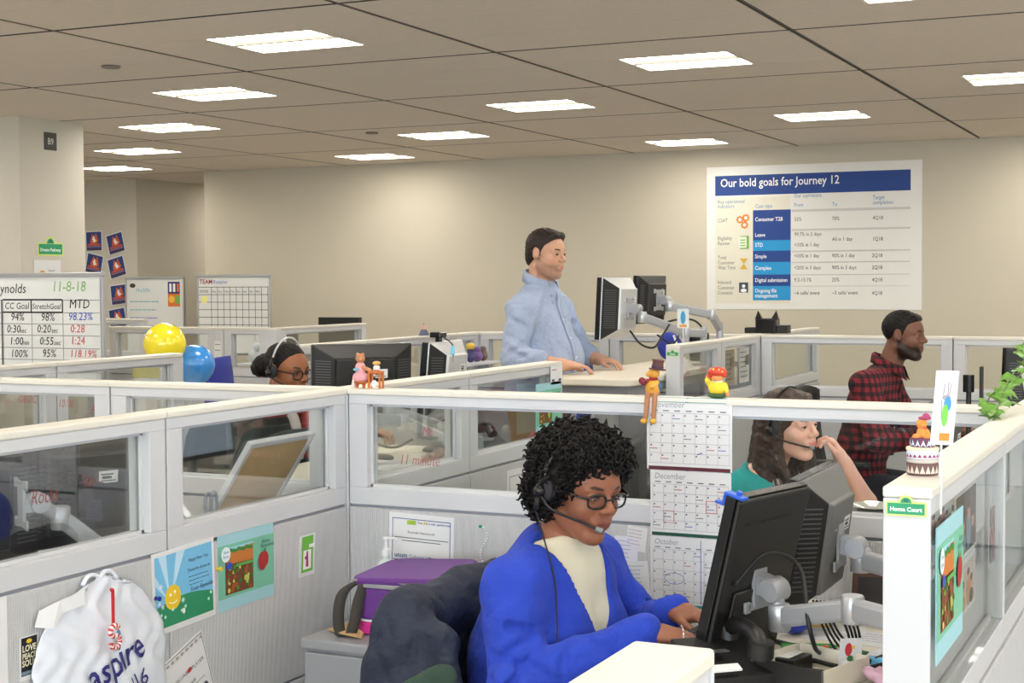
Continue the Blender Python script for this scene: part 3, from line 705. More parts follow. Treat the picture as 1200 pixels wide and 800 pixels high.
p3, o3, R3, s3 = person('heavyset dark haired man in a light blue shirt standing at a raised desk', B3, H3,
    [(((-3.02, 7.114, 1.17), (.88, .45, -.1), (-.05, 0, 1), 1), dict(curl=(14, 24, 22))), (((-3.02, 7.575, 1.178), (.98, -.1, -.16), (-.05, 0, 1), -1), dict(curl=(14, 24, 22)))], (204, 156, 128), (50, 34, 26), dict(lip=(190, 126, 108), lw=.35, beard=(92, 66, 54), bw=.42, cheek=(214, 140, 118)),
    [dict(name='shirt', tags=('torso', 'arm'), off=.016, mat=M_blues, noise=.006, ns=22, extra=[('x', 'cap', (V3(*B3['el'+q]), V3(*B3['el'+q])*.55+V3(*B3['wr'+q])*.45, .056, .05), .02, 1) for q in 'LR']+folds(B3['shR'], B3['elR'], .085, .072, (.3, .5, .65, .78, .9, 1.0), (.9, -.4, 0), (-.4, -.9, 0), .06, .0035, .028)+folds((-3.2, 7.25, 1.4), (-3.17, 7.25, 1.0), .15, .16, (.1, .35, .6, .8), (.8, -.6, 0), (.2, -1, 0), .06, .0035, .028),
          cut=[plane_cut(nk3+V3(0, 0, .045), (.3, 0, 1)), plane_cut((0, 0, .93), (0, 0, -1))]),
     dict(name='trousers', tags=('leg',), off=.02, mat=M_khaki, res=.014, noise=.003, extra=[('x', 'ell', (V3(*B3['pelvis']), np.eye(3), V3(.15, .19, .12)), .04, 1)], cut=[plane_cut((0, 0, 1.02), (0, 0, 1))]),
     dict(name='shoe', tags=('foot',), off=.01, mat=M_black, res=.012, noise=0)], res=(.011, .0034))
hair(p3, o3, R3, s3, [('e', (-.012, 0, .036), (.104, .0845, .09)), ('e', (-.058, 0, -.02), (.052, .066, .065)), ('c', (.055, -.03, .092), (.055, .03, .092), .02, .02)], M_haird,
     ([-.2, -.11, -.06, -.03, -.012, .006, .014, .03, .05, .075, .1], [-.085, -.08, -.06, -.03, .0, -.02, .012, .042, .06, .086, .095]), noise=.0012, wide=1.04)
from mathutils.bvhtree import BVHTree
def surf(cl, p, d):                                     # point on a garment along a ray
    if 'bvh' not in cl: cl['bvh'] = BVHTree.FromPolygons([tuple(q) for q in cl['VF'][1]], [tuple(q) for q in cl['VF'][2]])
    h = cl['bvh'].ray_cast(Vector(p), Vector(d)); return h[0], h[1]
def collar(root, nk, f, m, r=(.074, .08), drop=.03, w=.045, tip=.07):
    """fold-down shirt collar: a band around the neck and two pointed leaves"""
    f = unit(f); l = np.cross((0, 0, 1), f); mb = MB(); n = 28; v = []
    for k in range(n+1):
        a = math.radians(22+316*k/n); d = f*math.cos(a)*r[0]+l*math.sin(a)*r[1]; c = np.array(nk)+V3(0, 0, .05)-V3(0, 0, 1)*drop*math.cos(a)
        fr = max(0, math.cos(a))**3; out = unit(d)
        v += [c+d*.96+V3(0, 0, -.03), c+d+V3(0, 0, .004), c+d+out*.008, c+d+out*(.016+.02*fr)-V3(0, 0, w+tip*fr*.55)]
    mb.add(v, [(4*k+q, 4*k+4+q, 4*k+5+q, 4*k+1+q) for k in range(n) for q in range(3)])
    o = mb.build('collar', m, root, smooth=60); o.modifiers.new('t', 'SOLIDIFY').thickness = .003
def placket(root, garment, f, base, zs, m, mb_):
    cl = {'VF': CLOTH[root.name][garment]}; f = unit(f); l = np.cross((0, 0, 1), f); L = []; 
    for z in np.linspace(zs[0], zs[1], 24):
        row = []
        for s_ in (-.016, .016):
            h, nn = surf(cl, np.array((base[0], base[1], z))+f*.6+l*s_, -f)
            row.append(h+nn*.003 if h is not None else None)
        if None not in row: L.append(row)
    st = MB(); st.add([q for r_ in L for q in r_], [(2*i, 2*i+1, 2*i+3, 2*i+2) for i in range(len(L)-1)]); o = st.build('placket', m, root, smooth=0); o.modifiers.new('t', 'SOLIDIFY').thickness = .003
    for i in range(2, len(L)-1, 4): p = (L[i][0]+L[i][1])/2; MB().ell((p.x+f[0]*.003, p.y+f[1]*.003, p.z), (.005, .005, .005), 8, 6).build('button', mb_, root, smooth=0)
collar(p3, nk3+V3(.0, 0, .0), f3, M_blues, (.078, .081), .034, .05, .06)
placket(p3, 'shirt', f3, (-3.245, 7.32), (1.545, .98), M_blues, flat(226, 228, 232))

# ---- man in a red plaid shirt
f4 = (.99, .05, 0)
B4 = dict(f=f4, g=.98, arm=1.04, pelvis=(-1.62, 7.52, .62), waist=(-1.59, 7.52, .79), chest=(-1.55, 7.515, .97), neck=(-1.475, 7.51, 1.155),
          shR=(-1.545, 7.32, 1.085), elR=(-1.46, 7.24, .83), wrR=(-1.2, 7.3, .85), shL=(-1.53, 7.70, 1.085), elL=(-1.4, 7.78, .83), wrL=(-1.16, 7.7, .85),
          hipR=(-1.6, 7.42, .57), knR=(-1.16, 7.4, .55), anR=(-1.14, 7.4, .09), hipL=(-1.6, 7.62, .57), knL=(-1.16, 7.62, .55), anL=(-1.14, 7.62, .09), nk=1.1)
H4 = dict(o=(-1.395, 7.50, 1.325), f=(.985, -.12, 0), pitch=4, s=1.0, fem=False, wide=1.02, closed=.3)
M_plaid = mat('red_plaid', C(120, 26, 34), .9, bump=('noise', 16, .8, .014))
p4, o4, R4, s4 = person('man with short black hair and beard in a dark red plaid shirt', B4, H4,
    [(((-1.19, 7.305, .855), (.95, .1, -.1), (0, 0, 1), 1), {}), (((-1.15, 7.695, .855), (.95, -.1, -.1), (0, 0, 1), -1), {})], (112, 72, 54), (22, 15, 12), dict(lip=(104, 60, 54), beard=(20, 14, 12), bw=.92),
    [dict(name='plaid_shirt', tags=('torso', 'arm', 'fore'), off=.017, mat=M_plaid, noise=.004, ns=20, cut=[plane_cut((-1.475, 7.51, 1.19), (.45, 0, 1))]),
     dict(name='trousers', tags=('leg',), off=.012, mat=M_navyp, res=.016, noise=0)], res=(.012, .0034))
hair(p4, o4, R4, s4, [('e', (-.012, 0, .036), (.1, .078, .086)), ('c', (.05, -.03, .08), (.05, .03, .08), .022, .022)], M_hairk,
     ([-.2, -.1, -.05, -.022, -.01, .01, .02, .035, .05, .07, .1], [-.05, -.045, -.02, .012, .005, -.03, .02, .055, .066, .075, .085]), noise=.0008)
nk4 = V3(-1.475, 7.51, 1.155); collar(p4, nk4+V3(.004, 0, -.005), f4, M_plaid, (.07, .07), .034, .04, .06)
placket(p4, 'plaid_shirt', f4, (-1.53, 7.515), (1.10, .80), M_plaid, flat(40, 30, 30))

# ---- smiling woman in a teal top with her hand at her cheek
f5 = (.99, -.1, 0)
B5 = dict(f=f5, fem=True, g=1.0, arm=.92, pelvis=(-1.600, 5.355, 0.470), waist=(-1.570, 5.345, 0.610), chest=(-1.530, 5.340, 0.760), neck=(-1.470, 5.330, 0.925),
          shR=(-1.555, 5.175, 0.855), elR=(-1.510, 5.075, 0.650), wrR=(-1.260, 5.135, 0.730), shL=(-1.505, 5.505, 0.855), elL=(-1.14, 5.42, .80), wrL=(-1.205, 5.37, .945),
          hipR=(-1.580, 5.265, 0.430), knR=(-1.180, 5.255, 0.430), anR=(-1.160, 5.255, 0.090), hipL=(-1.580, 5.455, 0.430), knL=(-1.180, 5.455, 0.430), anL=(-1.160, 5.455, 0.090))
H5 = dict(o=(-1.385, 5.300, 1.085), f=(.94, -.34, 0), pitch=4, roll=4, s=1.02, smile=1.2, wide=1.03, closed=.5)
M_teal = cloth_mat('teal_knit', C(30, 156, 156), .85, ('noise', 22, .7, .01))
p5, o5, R5, s5 = person('smiling woman with long brown hair in a teal top, hand on her cheek', B5, H5,
    [(((-1.255, 5.130, 0.735), (.95, .1, -.1), (0, 0, 1), 1), {}), (((-1.208, 5.366, .945), (-.42, -.15, .9), (.8, .35, .4), 1), dict(curl=(35, 50, 45)))], (226, 178, 158), (78, 54, 42), dict(lip=(206, 120, 116), cheek=(226, 140, 124)),
    [dict(name='top', tags=('torso', 'arm'), off=.012, mat=M_teal, noise=.0025, cut=[plane_cut((-1.470, 5.330, 0.900), (.55, 0, 1)), lambda x, y, z: np.where(x > -1.47, np.interp(z, [.76, .93], [-.02, .09])-np.abs(y-5.325), -1.)]),
     dict(name='trousers', tags=('leg',), off=.012, mat=M_navyp, res=.016, noise=0)], res=(.011, .003))
MB().box(-.002, .002, -.017, .017, -.0035, .0035, 0, Matrix.Translation(Vector(o5+R5@V3(.094, 0, -.059))) @ Matrix([list(R5[0])+[0], list(R5[1])+[0], list(R5[2])+[0], [0, 0, 0, 1]])).build('teeth', mat('teeth', C(240, 236, 228), .25), p5)
hair(p5, o5, R5, s5, [('e', (-.016, 0, .038), (.104, .085, .09)), ('c', (-.05, .06, .03), (-.07, .085, -.2), .04, .045, .03), ('c', (-.04, -.055, .02), (-.06, -.06, -.2), .045, .05, .03), ('c', (-.08, 0, .0), (-.11, 0, -.2), .06, .06, .03),
    ('c', (-.005, -.072, .02), (-.0, -.072, -.13), .022, .026, .015), ('c', (-.005, .075, .02), (.02, .08, -.16), .022, .03, .015), ('c', (-.0, -.072, -.12), (.035, -.02, -.23), .024, .02, .015), ('c', (.02, .08, -.14), (.055, .05, -.27), .03, .022, .015),
    ('c', (.05, -.045, .085), (.035, .05, .09), .018, .018, .02)], M_hairb, ([-.2, -.01, .012, .03, .045, .06, .08, .1], [-.5, -.5, -.03, .02, .048, .07, .085, .095]) and None, noise=.0016, ns=120, wide=1.0)
# ------------------------------------------------------------------ plaid pattern woven into the shirt
def plaid(m, sc, cols):
    nt = m.node_tree; b = nt.nodes['Principled BSDF']; tc = nt.nodes.new('ShaderNodeTexCoord'); sp = nt.nodes.new('ShaderNodeSeparateXYZ'); nt.links.new(tc.outputs['Object'], sp.inputs[0])
    def mth(op, a, v=None, c=None):
        n = nt.nodes.new('ShaderNodeMath'); n.operation = op; nt.links.new(a, n.inputs[0])
        if v is not None: n.inputs[1].default_value = v
        if c is not None: nt.links.new(c, n.inputs[1])
        return n.outputs[0]
    h = mth('ADD', sp.outputs[0], c=sp.outputs[1]); bz = mth('LESS_THAN', mth('FRACT', mth('MULTIPLY', sp.outputs[2], sc)), .48); bx = mth('LESS_THAN', mth('FRACT', mth('MULTIPLY', h, sc)), .48)
    s_ = mth('MULTIPLY', mth('ADD', bz, c=bx), .5); r = nt.nodes.new('ShaderNodeValToRGB'); r.color_ramp.interpolation = 'CONSTANT'; e = r.color_ramp.elements
    e[0].position = 0; e[0].color = (*lin(cols[0]), 1); e[1].position = .25; e[1].color = (*lin(cols[1]), 1); q = e.new(.75); q.color = (*lin(cols[2]), 1)
    nt.links.new(s_, r.inputs[0]); nt.links.new(r.outputs[0], b.inputs['Base Color'])
plaid(M_plaid, 24, ((124, 30, 40), (68, 20, 28), (22, 16, 20)))

XR = dict(u=(0, 1, 0), d=(0, 0, -1))     # sheet on a face looking towards +x
YF = dict(u=(1, 0, 0), d=(0, 0, -1))     # sheet on a face looking towards -y
K = (30, 30, 34); Wt = (245, 245, 245); RED = (196, 70, 72); BLU = (60, 84, 170)

M_arm = mat('arm_grey', C(168, 170, 174), .35, .3); M_arm2 = mat('arm_bright', C(184, 186, 190), .3, .5)
# ------------------------------------------------------------------ furniture builders
def desk(label, x0, x1, y0, y1, z, legs=True, th=.03, m=None):
    r = thing('desk', label, 'desk', ((x0+x1)/2, (y0+y1)/2, 0))
    MB().rrect(x0, x1, y0, y1, z-th, z, .03).build('worktop', m or M_desk, r, smooth=40, bevel=.004)
    for x in (x0+.06, x1-.06):
        for y in (y0+.08, y1-.08):
            MB().box(x-.025, x+.025, y-.025, y+.025, .012, z-th).box(x-.03, x+.03, y-.03, y+.03, 0, .014).build('leg', M_base, r)
    MB().box(x0+.06, x1-.06, y0+.07, y0+.09, z-th-.07, z-th).box(x0+.06, x1-.06, y1-.09, y1-.07, z-th-.07, z-th).build('apron', M_base, r)
    return r
def monitor(label, c, ax, tilt, w, h, style='taper', shell=None, group=None, sticker=True, depth=.07, stand=None):
    """screen centre c; ax horizontal direction pointing to the left of someone looking at the screen; tilt leans the top backwards"""
    r = thing('monitor', label, 'monitor', c, 0, group); x = -Vector((ax[0], ax[1], 0)).normalized(); y = Vector((-x.y, x.x, 0))            # y points out of the back
    M = frame(c, x, y, (0, 0, 1)) @ Matrix.Rotation(-math.radians(tilt), 4, 'X'); shell = shell or M_black
    b = MB(); t = .014
    b.box(-w/2, -w/2+t, -.012, .014, -h/2, h/2, 0, M).box(w/2-t, w/2, -.012, .014, -h/2, h/2, 0, M).box(-w/2+t, w/2-t, -.012, .014, h/2-t, h/2, 0, M).box(-w/2+t, w/2-t, -.012, .014, -h/2, -h/2+t*1.4, 0, M)
    b.build('bezel', M_blackg, r, bevel=.002)
    MB().box(-w/2+t, w/2-t, -.009, .0, -h/2+t*1.4, h/2-t, 0, M).build('screen', mat('screen_glow', C(120, 130, 145), .3, emit=((.55, .65, .8), .6)), r)
    if style == 'slim':
        s = MB().prism([(-w/2+.002, -h/2+.002), (w/2-.002, -h/2+.002), (w/2-.002, h/2-.002), (-w/2+.002, h/2-.002)], .014, .026, 0, M @ frame((0, 0, 0), (1, 0, 0), (0, 0, 1), (0, 1, 0)))
        s.f = [f[::-1] for f in s.f]; sh = s.build('back_shell', shell, r, bevel=.006)
        MB().box(-w*.25, w*.36, .0262, .0268, h*.34, h*.355, 0, M).build('slot', M_blackg, sh)
        MB().box(-.1, .1, .026, .034, -h*.45, -.02, 0, M).build('port_cover', shell, r, bevel=.006)
        by = .026
    else:
        d1 = depth; q = []
        for yy, a, bb in ((.014, w/2, h/2), (.022, w/2, h/2), (d1, w*.30, h*.34), (d1+.012, w*.29, h*.33)):
            q += [(-a, yy, -bb), (a, yy, -bb), (a, yy, bb), (-a, yy, bb)]
        fs = [(0, 1, 2, 3), (12, 15, 14, 13)]
        for k in (0, 4, 8): fs += [(k+i, k+4+i, k+4+(i+1) % 4, k+(i+1) % 4) for i in range(4)]
        s = MB().add(q, fs, 0, M)
        for k in (7, 9): s.m[k] = 1                             # vented flanks are black plastic
        me = s.build('back_shell', [shell, M_black], r, bevel=.004)
        n = 18; v = MB()
        for sx in (-1, 1):
            for i in range(n):
                z = -h*.30+h*.60*i/(n-1); p0 = Vector((sx*w*.475, .031, z)); p1 = Vector((sx*w*.335, d1-.009, z)); nn = Vector((sx*(d1-.022), w*.20, 0)).normalized()
                e = (p1-p0); v.add([p0+nn*.0015+Vector((0, 0, -.002)), p1+nn*.0015+Vector((0, 0, -.002)), p1+nn*.0015+Vector((0, 0, .002)), p0+nn*.0015+Vector((0, 0, .002)), p0-nn*.002, p1-nn*.002], [(0, 1, 2, 3), (0, 4, 5, 1), (3, 2, 5, 4)], 0, M)
        vo = v.build('vent_slats', mat('vent_grey', C(82, 82, 84), .5), me)
        by = d1+.012; vo['kind'] = 'stuff'
    if sticker:
        MB().box(-w*.22, -w*.22+.06, by+.0002, by+.001, h*.08, h*.08+.035, 0, M).build('sticker', M_paper, r)
        pm, mm = print_mesh([('r', 6, 8, 40, 4, K), ('r', 10, 15, 30, 8, K), ('r', 6, 27, 48, 3, K)], M @ Vector((-w*.22+.06, by+.0008, h*.08+.035)), -x, M.to_3x3() @ Vector((0, 0, -1)), .001); pm.build('sticker_print', mm, r)
    if stand:
        zb = stand; px = Vector(c)+y*.05
        MB().box(-.035, .035, by-.012, by+.03, -h*.2, h*.1, 0, M).build('neck_mount', shell, r, bevel=.004)
        MB().tube([(px.x, px.y, zb+.012), (px.x, px.y, c[2]-.02)], .02, 12).build('stand_column', M_silver, r, smooth=40)
        MB().lathe([(.115, 0), (.118, .004), (.11, .012), (.03, .016)], 28, 0, Matrix.Translation((px.x, px.y, zb))).build('stand_base', M_black, r, smooth=40)
    return r, M, by
def vesa(mb, P, n, s=.05, m=0):                        # cross shaped mounting plate at P, n points away from the monitor
    n = Vector(n).normalized(); x = n.cross(Vector((0, 0, 1))).normalized(); M = frame(P, x, Vector((0, 0, 1)), n)
    mb.box(-s*.55, s*.55, -s, s, 0, .008, m, M)
    for a in (-1, 1):
        for b in (-1, 1): mb.box(a*s-.011, a*s+.011, b*s-.012, b*s+.012, 0, .006, m, M).box(min(0, a*s), max(0, a*s), b*s-.008, b*s+.008, 0, .006, m, M)
    mb.box(-.022, .022, -.022, .022, .008, .03, m, M)
def bar(mb, a, b, w, h, m=0, taper=1.0):
    a = Vector(a); b = Vector(b); x = (b-a); L = x.length; x.normalize(); y = Vector((0, 0, 1)).cross(x).normalized(); M = frame(a, x, y)
    q = []
    for xx, s in ((0, 1), (L, taper)): q += [(xx, -w/2*s, -h/2*s), (xx, w/2*s, -h/2*s), (xx, w/2*s, h/2*s), (xx, -w/2*s, h/2*s)]
    mb.add(q, [(3, 2, 1, 0), (4, 5, 6, 7)]+[(i, (i+1) % 4, 4+(i+1) % 4, 4+i) for i in range(4)], m, M)
def arm(label, plate, n, joints, base_z, group=None):
    """articulated monitor arm: plate position and outward normal, joint points, the last one above the clamp"""
    r = thing('swivel_monitor_stand', label, 'monitor stand', (joints[-1][0], joints[-1][1], base_z), 0, group); n = Vector(n).normalized()
    b = MB(); vesa(b, plate, n); b.build('mounting_plate', M_arm, r, bevel=.001)
    k = MB(); p = Vector(plate)+n*.045; k.lathe([(.001, -.03), (.024, -.03), (.026, -.026), (.026, .026), (.024, .03), (.001, .03)], 20, 0, frame(p, n, (0, 0, 1), n.cross(Vector((0, 0, 1)))) @ Matrix.Rotation(0, 4, 'X')); k.tube([p, joints[0]], .017, 12)
    k.build('knuckle', M_arm, r, smooth=40)
    for i in range(len(joints)-1):
        a, c = Vector(joints[i]), Vector(joints[i+1]); q = MB(); bar(q, a, c, .036, .046); q.build('arm_segment', M_arm, r, bevel=.008)
        MB().lathe([(.001, -.03), (.022, -.03), (.025, -.026), (.025, .026), (.022, .03), (.001, .03)], 20, 0, Matrix.Translation(a)).build('joint', M_arm2, r, smooth=40)
    e = Vector(joints[-1]); MB().tube([(e.x, e.y, base_z), (e.x, e.y, e.z+.035)], .02, 14).box(e.x-.05, e.x+.05, e.y-.05, e.y+.05, base_z, base_z+.012).build('post', M_arm2, r, smooth=40)
    return r
def chair(label, x, y, rz, top=1.0, m=None, arms=True, seat=.46, mesh=False, bw=.22):
    r = thing('office_chair', label, 'chair', (x, y, 0), rz); m = m or cloth_mat('black_upholstery', C(34, 33, 33))
    b = MB()
    for i in range(5):
        a = 2*PI*i/5+.3; b.tube([(0, 0, .1), (.28*math.cos(a), .28*math.sin(a), .07)], [.024, .015], 8); b.ell((.28*math.cos(a), .28*math.sin(a), .03), (.03, .03, .03), 10, 8)
    b.build('star_base', M_black, r, smooth=40, local=True); MB().tube([(0, 0, .08), (0, 0, seat-.05)], .025, 12).build('gas_column', M_black, r, smooth=40, local=True)
    MB().rrect(-.24, .24, -.24, .24, seat-.06, seat+.01, .08).build('seat', m, r, smooth=40, bevel=.02, local=True)
    v = []; n1, n2 = 10, 10
    for j in range(n2+1):
        t = j/n2; z = seat+.1+(top-seat-.1)*t; w = bw*(.86+.2*math.sin(PI*min(t*1.05, 1))) if t < .95 else bw*.8
        for i in range(n1+1):
            s = i/n1*2-1; v.append((-.22-.05*t+.035*(s*s)-.03*math.sin(PI*t), s*w, z-.025*(s**4)*(t > .8)))
    fs = [(j*(n1+1)+i, j*(n1+1)+i+1, (j+1)*(n1+1)+i+1, (j+1)*(n1+1)+i) for j in range(n2) for i in range(n1)]
    o = MB().add(v, fs).build('backrest', m, r, smooth=0, local=True); sd = o.modifiers.new('thick', 'SOLIDIFY'); sd.thickness = .045 if not mesh else .02
    MB().tube(curve([(-.05, 0, seat-.04), (-.2, 0, seat-.02), (-.29, 0, seat+.1), (-.3, 0, seat+.3)], 4), .018, 8).build('back_bar', M_black, r, smooth=40, local=True)
    if arms:
        for s in (-1, 1):
            MB().tube(curve([(-.02, s*.25, seat-.03), (-.04, s*.29, seat+.02), (-.06, s*.29, seat+.2)], 4), .016, 8).build('arm_post', M_black, r, smooth=40, local=True)
            MB().rrect(-.18, .12, s*.29-.035, s*.29+.035, seat+.2, seat+.23, .03).build('armrest', M_black, r, smooth=40, bevel=.008, local=True)
    return r
def cable(label, pts, r=.004, name='cable', cat='cable', m=None, group=None):
    return tag(MB().tube(curve(pts, 6), r, 6).build(name, m or M_cable, smooth=0), label, cat, group)
def paper(label, c, w, h, rot, items=(), base=None, name='paper_sheet', unit=100., cat='paper', th=.0012, group=None):
    a = math.radians(rot); u = Vector((math.cos(a), math.sin(a), 0)); d = Vector((math.sin(a), -math.cos(a), 0)); P0 = Vector(c)-u*(w/2)-d*(h/2)
    return sheet(name, P0, u, d, w, h, list(items), base or M_paper, label, cat, unit, th, group=group)
def scribble(n, w, x0, y0, dy, col, h=1.2, seed=1):
    rr = random.Random(seed); it = []
    for i in range(n):
        x = x0; y = y0+dy*i
        while x < x0+w*(.6+.4*rr.random()):
            L = 1.5+3*rr.random(); it.append(('r', x, y, L, h*.55, col)); x += L+.8
    return it

# ------------------------------------------------------------------ big rear poster with goals
def Q(cx, cy): t = (cx-183)/947; return ((cx-183), (cy-(62-27*t))/(621+32*t)*634)
NAVY = (28, 66, 140); CYAN = (32, 150, 210); GT = (96, 96, 96); BT = (70, 130, 180)
it = []
def rq(x0, y0, x1, y1, c): a = Q(x0, y0); b = Q(x1, y1); it.append(('r', a[0], a[1], b[0]-a[0], b[1]-a[1], c))
def tq(s, x, y, size, c, **k): a = Q(x, y); it.append(('t', s, a[0], a[1], size, c, k))
it.append(('r', 40, 138, 340, 470, (226, 222, 205)))
rq(222, 100, 1082, 168, NAVY); tq('Our bold goals for Journey 12', 246, 148, 52, Wt, bold=.012, cw=.84)
for s, x, y in (('Our aspirations', 580, 196), ('From', 580, 236), ('To', 748, 234), ('Target', 922, 206), ('completion', 922, 228), ('Key operational', 234, 220), ('indicators', 234, 240), ('Case type', 406, 240)): tq(s, x, y, 24, BT, cw=.8)
for s, x, y in (('CSAT', 234, 302), ('Eligibility', 234, 380), ('Review', 234, 402), ('Total', 234, 464), ('Customer', 234, 486), ('Wait Time', 234, 508), ('Inbound', 234, 572), ('Customer', 234, 596), ('Contacts', 234, 618)): tq(s, x, y, 23, GT, cw=.82)
for y0, y1, c, s, ty in ((250, 338, NAVY, ['Consumer T2B'], [298]), (338, 382, NAVY, ['Leave'], [366]), (382, 428, CYAN, ['STD'], [410]), (428, 477, NAVY, ['Simple'], [460]), (477, 532, CYAN, ['Complex'], [511]), (532, 582, NAVY, ['Digital submission'], [564]), (582, 645, CYAN, ['Ongoing file', 'management'], [610, 632])):
    rq(396, y0, 566, y1, c)
    for q, yy in zip(s, ty): tq(q, 405, yy, 24, Wt, bold=.012, cw=.84)
for s, x, y in (('55%', 582, 298), ('70%', 748, 296), ('4Q18', 922, 294), ('99.7% in 2 days', 582, 364), ('All in 1 day', 748, 386), ('1Q18', 922, 386), ('<10% in 1 day', 582, 410), ('<10% in 1 day', 582, 458), ('90% in 1 day', 748, 458), ('2Q18', 920, 458), ('<20% in 3 days', 582, 510), ('90% in 3 days', 748, 510), ('2Q18', 920, 510), ('9.2-13.1%', 582, 563), ('25%', 748, 563), ('4Q18', 920, 564), ('~6 calls/ event', 582, 620), ('~3 calls/ event', 748, 620), ('4Q18', 920, 622)): tq(s, x, y, 23, GT, cw=.84)
for y in (248, 333, 428, 477, 532, 582): rq(570, y, 1082, y+2, (205, 205, 200))
for gx, gy in ((337, 291), (364, 283), (358, 314)):
    a = Q(gx, gy); it.append(('c', a[0], a[1], 15, (224, 130, 40)))
    for k in range(8): it.append(('r', a[0]+14*math.cos(k*PI/4)-3, a[1]+14*math.sin(k*PI/4)-3, 6, 6, (224, 130, 40)))
    it.append(('c', a[0], a[1], 8, (236, 232, 222)))
rq(338, 362, 378, 418, (120, 176, 70)); rq(332, 366, 368, 414, (226, 236, 212)); rq(338, 378, 362, 382, (120, 176, 70)); rq(338, 390, 362, 394, (120, 176, 70)); rq(338, 402, 362, 406, (120, 176, 70))
a = Q(354, 484); it += [('p', [(a[0]-14, a[1]-18), (a[0], a[1]), (a[0]+14, a[1]-18)], (226, 176, 60)), ('p', [(a[0]-14, a[1]+18), (a[0]+14, a[1]+18), (a[0], a[1])], (226, 176, 60)), ('r', a[0]-17, a[1]-24, 34, 5, (226, 176, 60)), ('r', a[0]-17, a[1]+19, 34, 5, (226, 176, 60))]
rq(333, 566, 375, 610, (62, 76, 88)); a = Q(354, 582); it += [('c', a[0], a[1], 8, Wt), ('c', a[0], a[1]+19, (14, 8), Wt)]
sheet('goals_poster', (-4.18, 13.096, 2.60), (1, 0, 0), (0, 0, -1), 1.89, 1.265, it, mat('poster_paper', C(232, 231, 226), .5), 'large white wall poster with a blue heading and a table of goals', 'poster', 947, .003)

# ------------------------------------------------------------------ whiteboards
M_wb = mat('whiteboard_face', C(226, 228, 226), .25, coat=.3)
def whiteboard(label, P, w, h, items, fd=(0, -1, 0), floor_legs=True, frame_w=.02):
    r = thing('whiteboard', label, 'whiteboard', (P[0]+w/2, P[1], 0)); x0, y, z = P
    MB().box(x0, x0+w, y, y+.015, z-h, z).build('writing_surface', M_wb, r)
    for q in ((x0-frame_w, x0+w+frame_w, z, z+frame_w*1.3), (x0-frame_w, x0+w+frame_w, z-h-frame_w, z-h)): MB().box(q[0], q[1], y-.012, y+.02, q[2], q[3]).build('frame_rail', M_alu, r, bevel=.004)
    for x in (x0-frame_w, x0+w): MB().box(x, x+frame_w, y-.008, y+.02, z-h, z).build('frame_stile', M_alu, r, bevel=.003)
    for x in (x0+.08, x0+w-.08):
        MB().box(x-.02, x+.02, y+.02, y+.05, .06, z-h*.3).build('upright', M_alu, r); MB().box(x-.02, x+.02, y-.22, y+.3, .05, .08).ell((x, y-.2, .027), (.025, .025, .027), 10, 8).ell((x, y+.28, .027), (.025, .025, .027), 10, 8).build('foot', M_alu, r)
    MB().box(x0, x0+w, y-.06, y, z-h-.005, z-h+.005).build('pen_tray', M_alu, r)
    pm, mm = print_mesh(items, (x0, y, z), (1, 0, 0), (0, 0, -1), .01); pm.build('handwriting', mm, r)['kind'] = 'stuff'; return r
cx = lambda p: 43+p/1.54
cy = lambda p: (p-322)/2.01
GY = (150, 152, 150); it = []
for y in (349, 364, 377.4, 391, 406, 420, 434): it.append(('r', 2, cy(y), 118, .5, GY))
for x in (-30, 5.7, 39.8, 76.4): it.append(('r', cx(x), cy(349), .5, 50, GY))
for a_, b_, c_, d_ in ((5.7, 349, 76.4, 349), (39.8, 349, 39.8, 364), (76.4, 349, 76.4, 364), (5.7, 364, 76.4, 364), (4.5, 349, 4.5, 434)): it.append(('l', cx(a_), cy(b_), cx(c_), cy(d_), .9, K))
GRN = (140, 190, 110); HB = (70, 90, 190); HR = (205, 84, 84); hs = dict(shear=.12, cw=.95)
for s, x, y, sz, c in (('Team Reynolds', -41, 341, 8.2, K), ('11-8-18', 64, 339, 8.6, GRN), ('CC Goal', 8, 360, 5.5, K), ('StretchGoal', 41, 360, 4.7, K), ('MTD', 84, 359, 7.6, K),
    ('94%', 15, 374, 6.6, K), ('98%', 51, 374, 6.6, K), ('98.23%', 83, 373, 6.6, HB), ('0:30', 10, 388.5, 6.6, K), ('sec', 26, 388.5, 4, K), ('0:20', 46, 388, 6.6, K), ('sec', 63, 388, 4, K), ('0:28', 85, 387.5, 6.6, HR),
    ('1:00', 13, 403, 6.6, K), ('min', 28, 403, 4, K), ('0:55', 49, 402.5, 6.6, K), ('sec', 66, 402.5, 4, K), ('1:24', 85, 401.5, 6.6, HR), ('100%', 14, 418, 6.6, K), ('95%', 52, 417, 6.6, K), ('118.19%', 84, 416.5, 6.2, HR), ('ASA', -24, 388, 6.6, HB), ('AHT', -24, 403, 6.6, HR), ('QA', -22, 374, 6.6, HR)):
    it.append(('t', s, cx(x), cy(y), sz, c, hs))
whiteboard('large whiteboard on a stand with handwritten team goal figures', (-7.1, 6.98, 1.638), 1.21, .62, it)
it = []
for k in range(6): it.append(('r', 0, 9+7.2*k, 80, .55, (60, 62, 60)))
for k in range(10): it.append(('r', 14.5+7.2*k, 9, .55, 38, (60, 62, 60)))
it += [('t', 'TEAM', 1, 6, 6, (150, 40, 40), dict(bold=.02)), ('t', 'Rotation', 17, 6, 5, HB, hs), ('t', 'DATES', 1, 14.5, 3.6, K, hs), ('r', 3, 18, 7, 6, (234, 232, 140))]
for k in range(8): it.append(('t', 'MTWTFSSM'[k]+'on', 15.5+7.2*k, 14.5, 2.8, K))
whiteboard('whiteboard on a stand ruled as a calendar grid in black lines', (-8.93, 12.0, 1.648), .81, .72, it)
